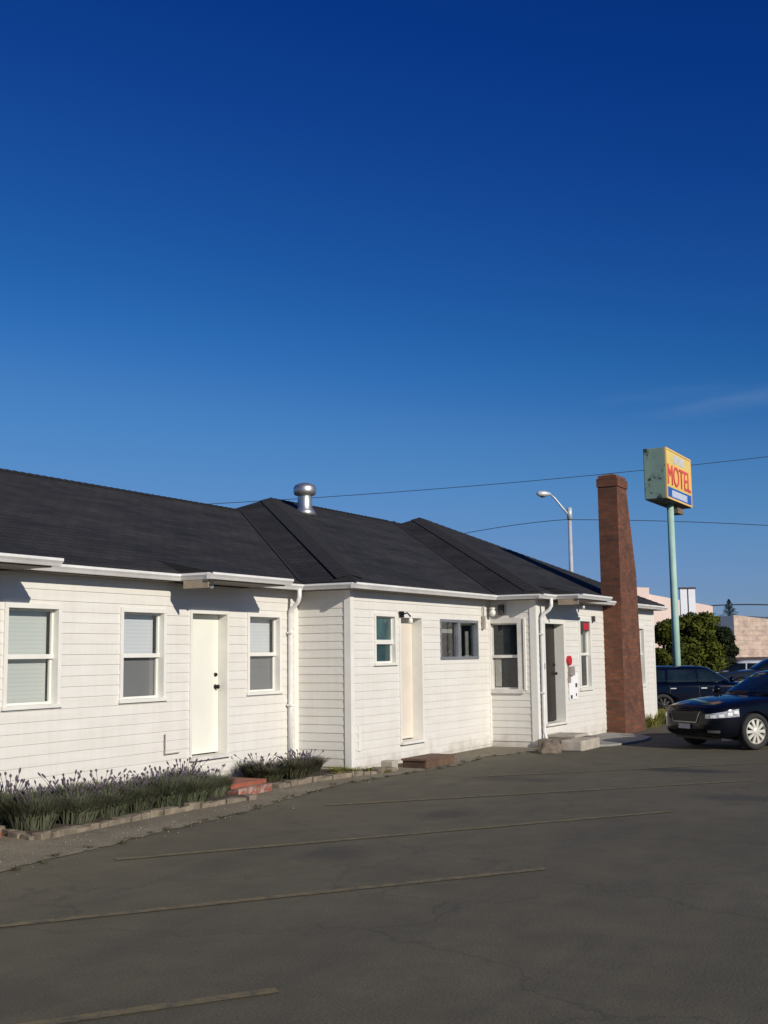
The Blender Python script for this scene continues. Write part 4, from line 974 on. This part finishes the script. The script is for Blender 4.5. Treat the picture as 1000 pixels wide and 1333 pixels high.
# ------------------------------------------------------------------ overhead wires
def wire(pts, label, d=60, r=.016, i0=-12, i1=53):
    P = [at(u, v, d) for u, v in pts]; mb = MB(); a, b = P[0], P[-1]; Q = []
    # smooth catenary through three points
    m = P[1]; 
    for i in range(i0, i1):
        t = i / 40; A = a * ((t - .5) * (t - 1) * 2) + m * (-4 * t * (t - 1)) + b * (2 * t * (t - .5)); Q.append(A)
    mb.tube(Q, r, 6); return tag(mb.build('power_line', M['black_plastic']), label, 'wire')
wire([(300, 655), (652, 630), (1003, 594.5)], 'upper power line passing above the chimney and behind the pole sign')
wire([(620, 692), (685, 682), (742.5, 676.5)], 'lower power line running from behind the roof to the street lamp', 55, i1=41)
wire([(742, 677), (870, 679), (1000, 684.5)], 'thin line running from the street lamp past the mint pole', 55, i0=0)
wire([(925, 789), (965, 787.5), (1003, 788)], 'low dark wire beside the conifer above the pinkish block building', 90, .05)
# ------------------------------------------------------------------ far buildings
def farbuild(name, outline, d, depth, mat, label):
    """outline: skyline points (u, v) left to right at distance d; walls down to the ground, real thickness"""
    P = [at(u, v, d) for u, v in outline]; mb = MB(); away = (P[0].lerp(P[-1], .0) - CAM); away.z = 0; away = away.normalized() * depth + (P[-1] - P[0]).normalized() * -.0
    for a, b in zip(P, P[1:]):
        if (a - b).length < .02: continue
        F = [Vector((a.x, a.y, -.03)), Vector((b.x, b.y, -.03)), b, a]; L_ = (Vector((b.x, b.y)) - Vector((a.x, a.y))).length
        mb.poly(F, [(0, 0), (L_, 0), (L_, b.z), (0, a.z)]); mb.poly([a, b, b + away, a + away]); mb.poly([F[1] + away, F[0] + away, a + away, b + away])
    for a in (P[0], P[-1]):
        F = [Vector((a.x, a.y, -.03)), Vector((a.x, a.y, -.03)) + away, a + away, a]; mb.poly(F, [(0, 0), (depth, 0), (depth, a.z), (0, a.z)])
    e = empty(name, (P[0].x, P[0].y, 0)); tag(e, label, 'building'); o = mb.build('wall', M[mat], e); o.matrix_parent_inverse = Matrix.Translation((-P[0].x, -P[0].y, 0)); return e, o
be, bo_ = farbuild('pink_building', [(800, 764), (845, 765.5), (845.01, 774), (928, 789.5), (928.2, 789.6)], 82, 10, 'pink', 'pale pink stucco building with stepped parapet behind the trees')
be2, bo2 = farbuild('block_building', [(955, 801), (998, 806), (1010, 807)], 78, 8, 'pink2', 'pinkish block building with plain sunlit wall at the far right')
pA, pB = at(955, 855, 77.9), at(1012, 853, 77.9)
mb = MB(); a, b = Vector((pA.x, pA.y, 0)), Vector((pB.x, pB.y, 0)); aw = Vector((Fv.x, Fv.y, 0)).normalized() * 1.2
for q in ([a - aw * 0 + Vector((0, 0, .9)), b + Vector((0, 0, .9)), b + Vector((0, 0, 1.35)), a + Vector((0, 0, 1.35))], [a - aw + Vector((0, 0, 1.0)), b - aw + Vector((0, 0, 1.0)), b + Vector((0, 0, 1.36)), a + Vector((0, 0, 1.36))], [a, b, b + Vector((0, 0, .9)), a + Vector((0, 0, .9))]): mb.poly(q)
o = mb.build('awning', M['dark_trim'], be2); o.matrix_parent_inverse = Matrix.Translation((-bo2.parent.location.x, -bo2.parent.location.y, 0))
# roadside sign of two white panels
pc = at(895.5, 790, 57); e = empty('panel_sign', (pc.x, pc.y, 0), math.atan2(Rv.y, Rv.x)); tag(e, 'upright sign of two white panels under a dark top rail behind the tree', 'sign')
zt_, zb_ = at(895, 765, 57).z, at(895, 813, 57).z
for x0, x1 in ((-.36, -.03), (.03, .36)):
    mb = MB(); mb.box(I, x0, x1, zb_, zt_ - .08, -.08, .08); mb.build('panel', M['panel_white'], e, bevel=.01)
mb = MB(); mb.box(I, -.40, .40, zt_ - .079, zt_, -.11, .11); mb.box(I, -.028, .028, zb_ - .05, zt_ - .081, -.06, .06); mb.box(I, -.2, .2, zb_ - .35, zb_ - .051, -.06, .06); mb.box(I, -.06, .06, -.03, zb_ - .351, -.05, .05); mb.build('post', M['dark_trim'], e)
# distant hills
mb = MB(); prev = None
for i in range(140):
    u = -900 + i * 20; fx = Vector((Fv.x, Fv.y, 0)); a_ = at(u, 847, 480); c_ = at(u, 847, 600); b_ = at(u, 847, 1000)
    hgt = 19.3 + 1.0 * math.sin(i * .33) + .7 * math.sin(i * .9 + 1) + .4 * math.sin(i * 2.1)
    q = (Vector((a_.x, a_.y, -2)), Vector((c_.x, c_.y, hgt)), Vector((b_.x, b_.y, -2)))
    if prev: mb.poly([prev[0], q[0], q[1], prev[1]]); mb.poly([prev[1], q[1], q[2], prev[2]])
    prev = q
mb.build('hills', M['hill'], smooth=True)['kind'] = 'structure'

# ------------------------------------------------------------------ light, sky, camera
tosun = Vector((-.42, -1, .46)).normalized()
el = math.asin(tosun.z); az = math.atan2(tosun.x, tosun.y)
sl = bpy.data.lights.new('sun', 'SUN'); sl.energy = 4.3; sl.angle = R(.5); sl.color = (1, .93, .82)
so = bpy.data.objects.new('sun', sl); C.objects.link(so); so.rotation_euler = (-tosun).to_track_quat('-Z', 'Y').to_euler()
w = bpy.data.worlds.new('World'); S.world = w; w.use_nodes = True; nt = w.node_tree; nt.nodes.clear()
out = nt.nodes.new('ShaderNodeOutputWorld'); bg = nt.nodes.new('ShaderNodeBackground'); sky = nt.nodes.new('ShaderNodeTexSky')
sky.sky_type = 'NISHITA'; sky.sun_disc = False; sky.sun_elevation = el; sky.sun_rotation = az; sky.altitude = 0; sky.air_density = 1.0; sky.dust_density = 0; sky.ozone_density = 10.0
sc0 = N(nt, 'ShaderNodeVectorMath', operation='SCALE'); sc0.inputs['Scale'].default_value = .1; nt.links.new(sky.outputs[0], sc0.inputs[0])
cv = nt.nodes.new('ShaderNodeRGBCurve')          # sky graded to deeper blue; bright end capped to cut ambient light in shade
for ci, P in enumerate((((0, 0), (.034, .0015), (.053, .0080), (.077, .022), (.105, .061), (.231, .156), (1, .34)), ((0, 0), (.112, .034), (.176, .082), (.238, .146), (.316, .227), (.444, .283), (1, .40)), ((0, 0), (.32, .223), (.468, .342), (.692, .527), (1, .60)))):
    c_ = cv.mapping.curves[ci]; c_.points[0].location = P[0]; c_.points[1].location = P[-1]
    for p_ in P[1:-1]: c_.points.new(*p_)
cv.mapping.update(); nt.links.new(sc0.outputs[0], cv.inputs['Color'])
mn = N(nt, 'ShaderNodeVectorMath', operation='SCALE'); mn.inputs['Scale'].default_value = 10; nt.links.new(cv.outputs[0], mn.inputs[0])
# one faint wisp of high cloud low in the right of the sky
tc = nt.nodes.new('ShaderNodeTexCoord'); cw = at(930, 520, 1) - CAM; cw.normalize()
ds = N(nt, 'ShaderNodeVectorMath', operation='SUBTRACT'); ds.inputs[1].default_value = cw; nt.links.new(tc.outputs['Generated'], ds.inputs[0])
mp = nt.nodes.new('ShaderNodeMapping'); mp.inputs['Scale'].default_value = (9, 9, 60); nt.links.new(ds.outputs[0], mp.inputs[0])
cn = N(nt, 'ShaderNodeTexNoise', Scale=.9, Detail=3, Roughness=.5); nt.links.new(mp.outputs[0], cn.inputs['Vector'])
ln = N(nt, 'ShaderNodeVectorMath', operation='LENGTH'); nt.links.new(mp.outputs[0], ln.inputs[0])
fm = ramp(nt, ln.outputs['Value'], [(0, 1), (1, 0)]); fn = ramp(nt, cn.outputs['Fac'], [(.35, 0), (.85, .30)])
ff = N(nt, 'ShaderNodeMath', operation='MULTIPLY'); nt.links.new(fm, ff.inputs[0]); nt.links.new(fn, ff.inputs[1])
skc = mixc(nt, ff.outputs[0], mn.outputs[0], (2.6, 3.6, 5.4))
nt.links.new(skc, bg.inputs[0]); nt.links.new(bg.outputs[0], out.inputs[0]); bg.inputs[1].default_value = .10
cd = bpy.data.cameras.new('camera'); co = bpy.data.objects.new('camera', cd); C.objects.link(co); S.camera = co
cd.sensor_fit = 'HORIZONTAL'; cd.sensor_width = 36; cd.lens = 36 * 1.55; cd.clip_end = 9000; cd.clip_start = .05
mw = Matrix((( Rv.x, Uv.x, -Fv.x, CAM.x), (Rv.y, Uv.y, -Fv.y, CAM.y), (Rv.z, Uv.z, -Fv.z, CAM.z), (0, 0, 0, 1))); co.matrix_world = mw
vs = S.view_settings; vs.view_transform = 'Standard'; vs.look = 'None'; vs.exposure = 0; vs.gamma = 1; vs.use_curve_mapping = False
S.cycles.use_denoising = True; S.cycles.max_bounces = 8; S.cycles.transparent_max_bounces = 12
S.render.film_transparent = False
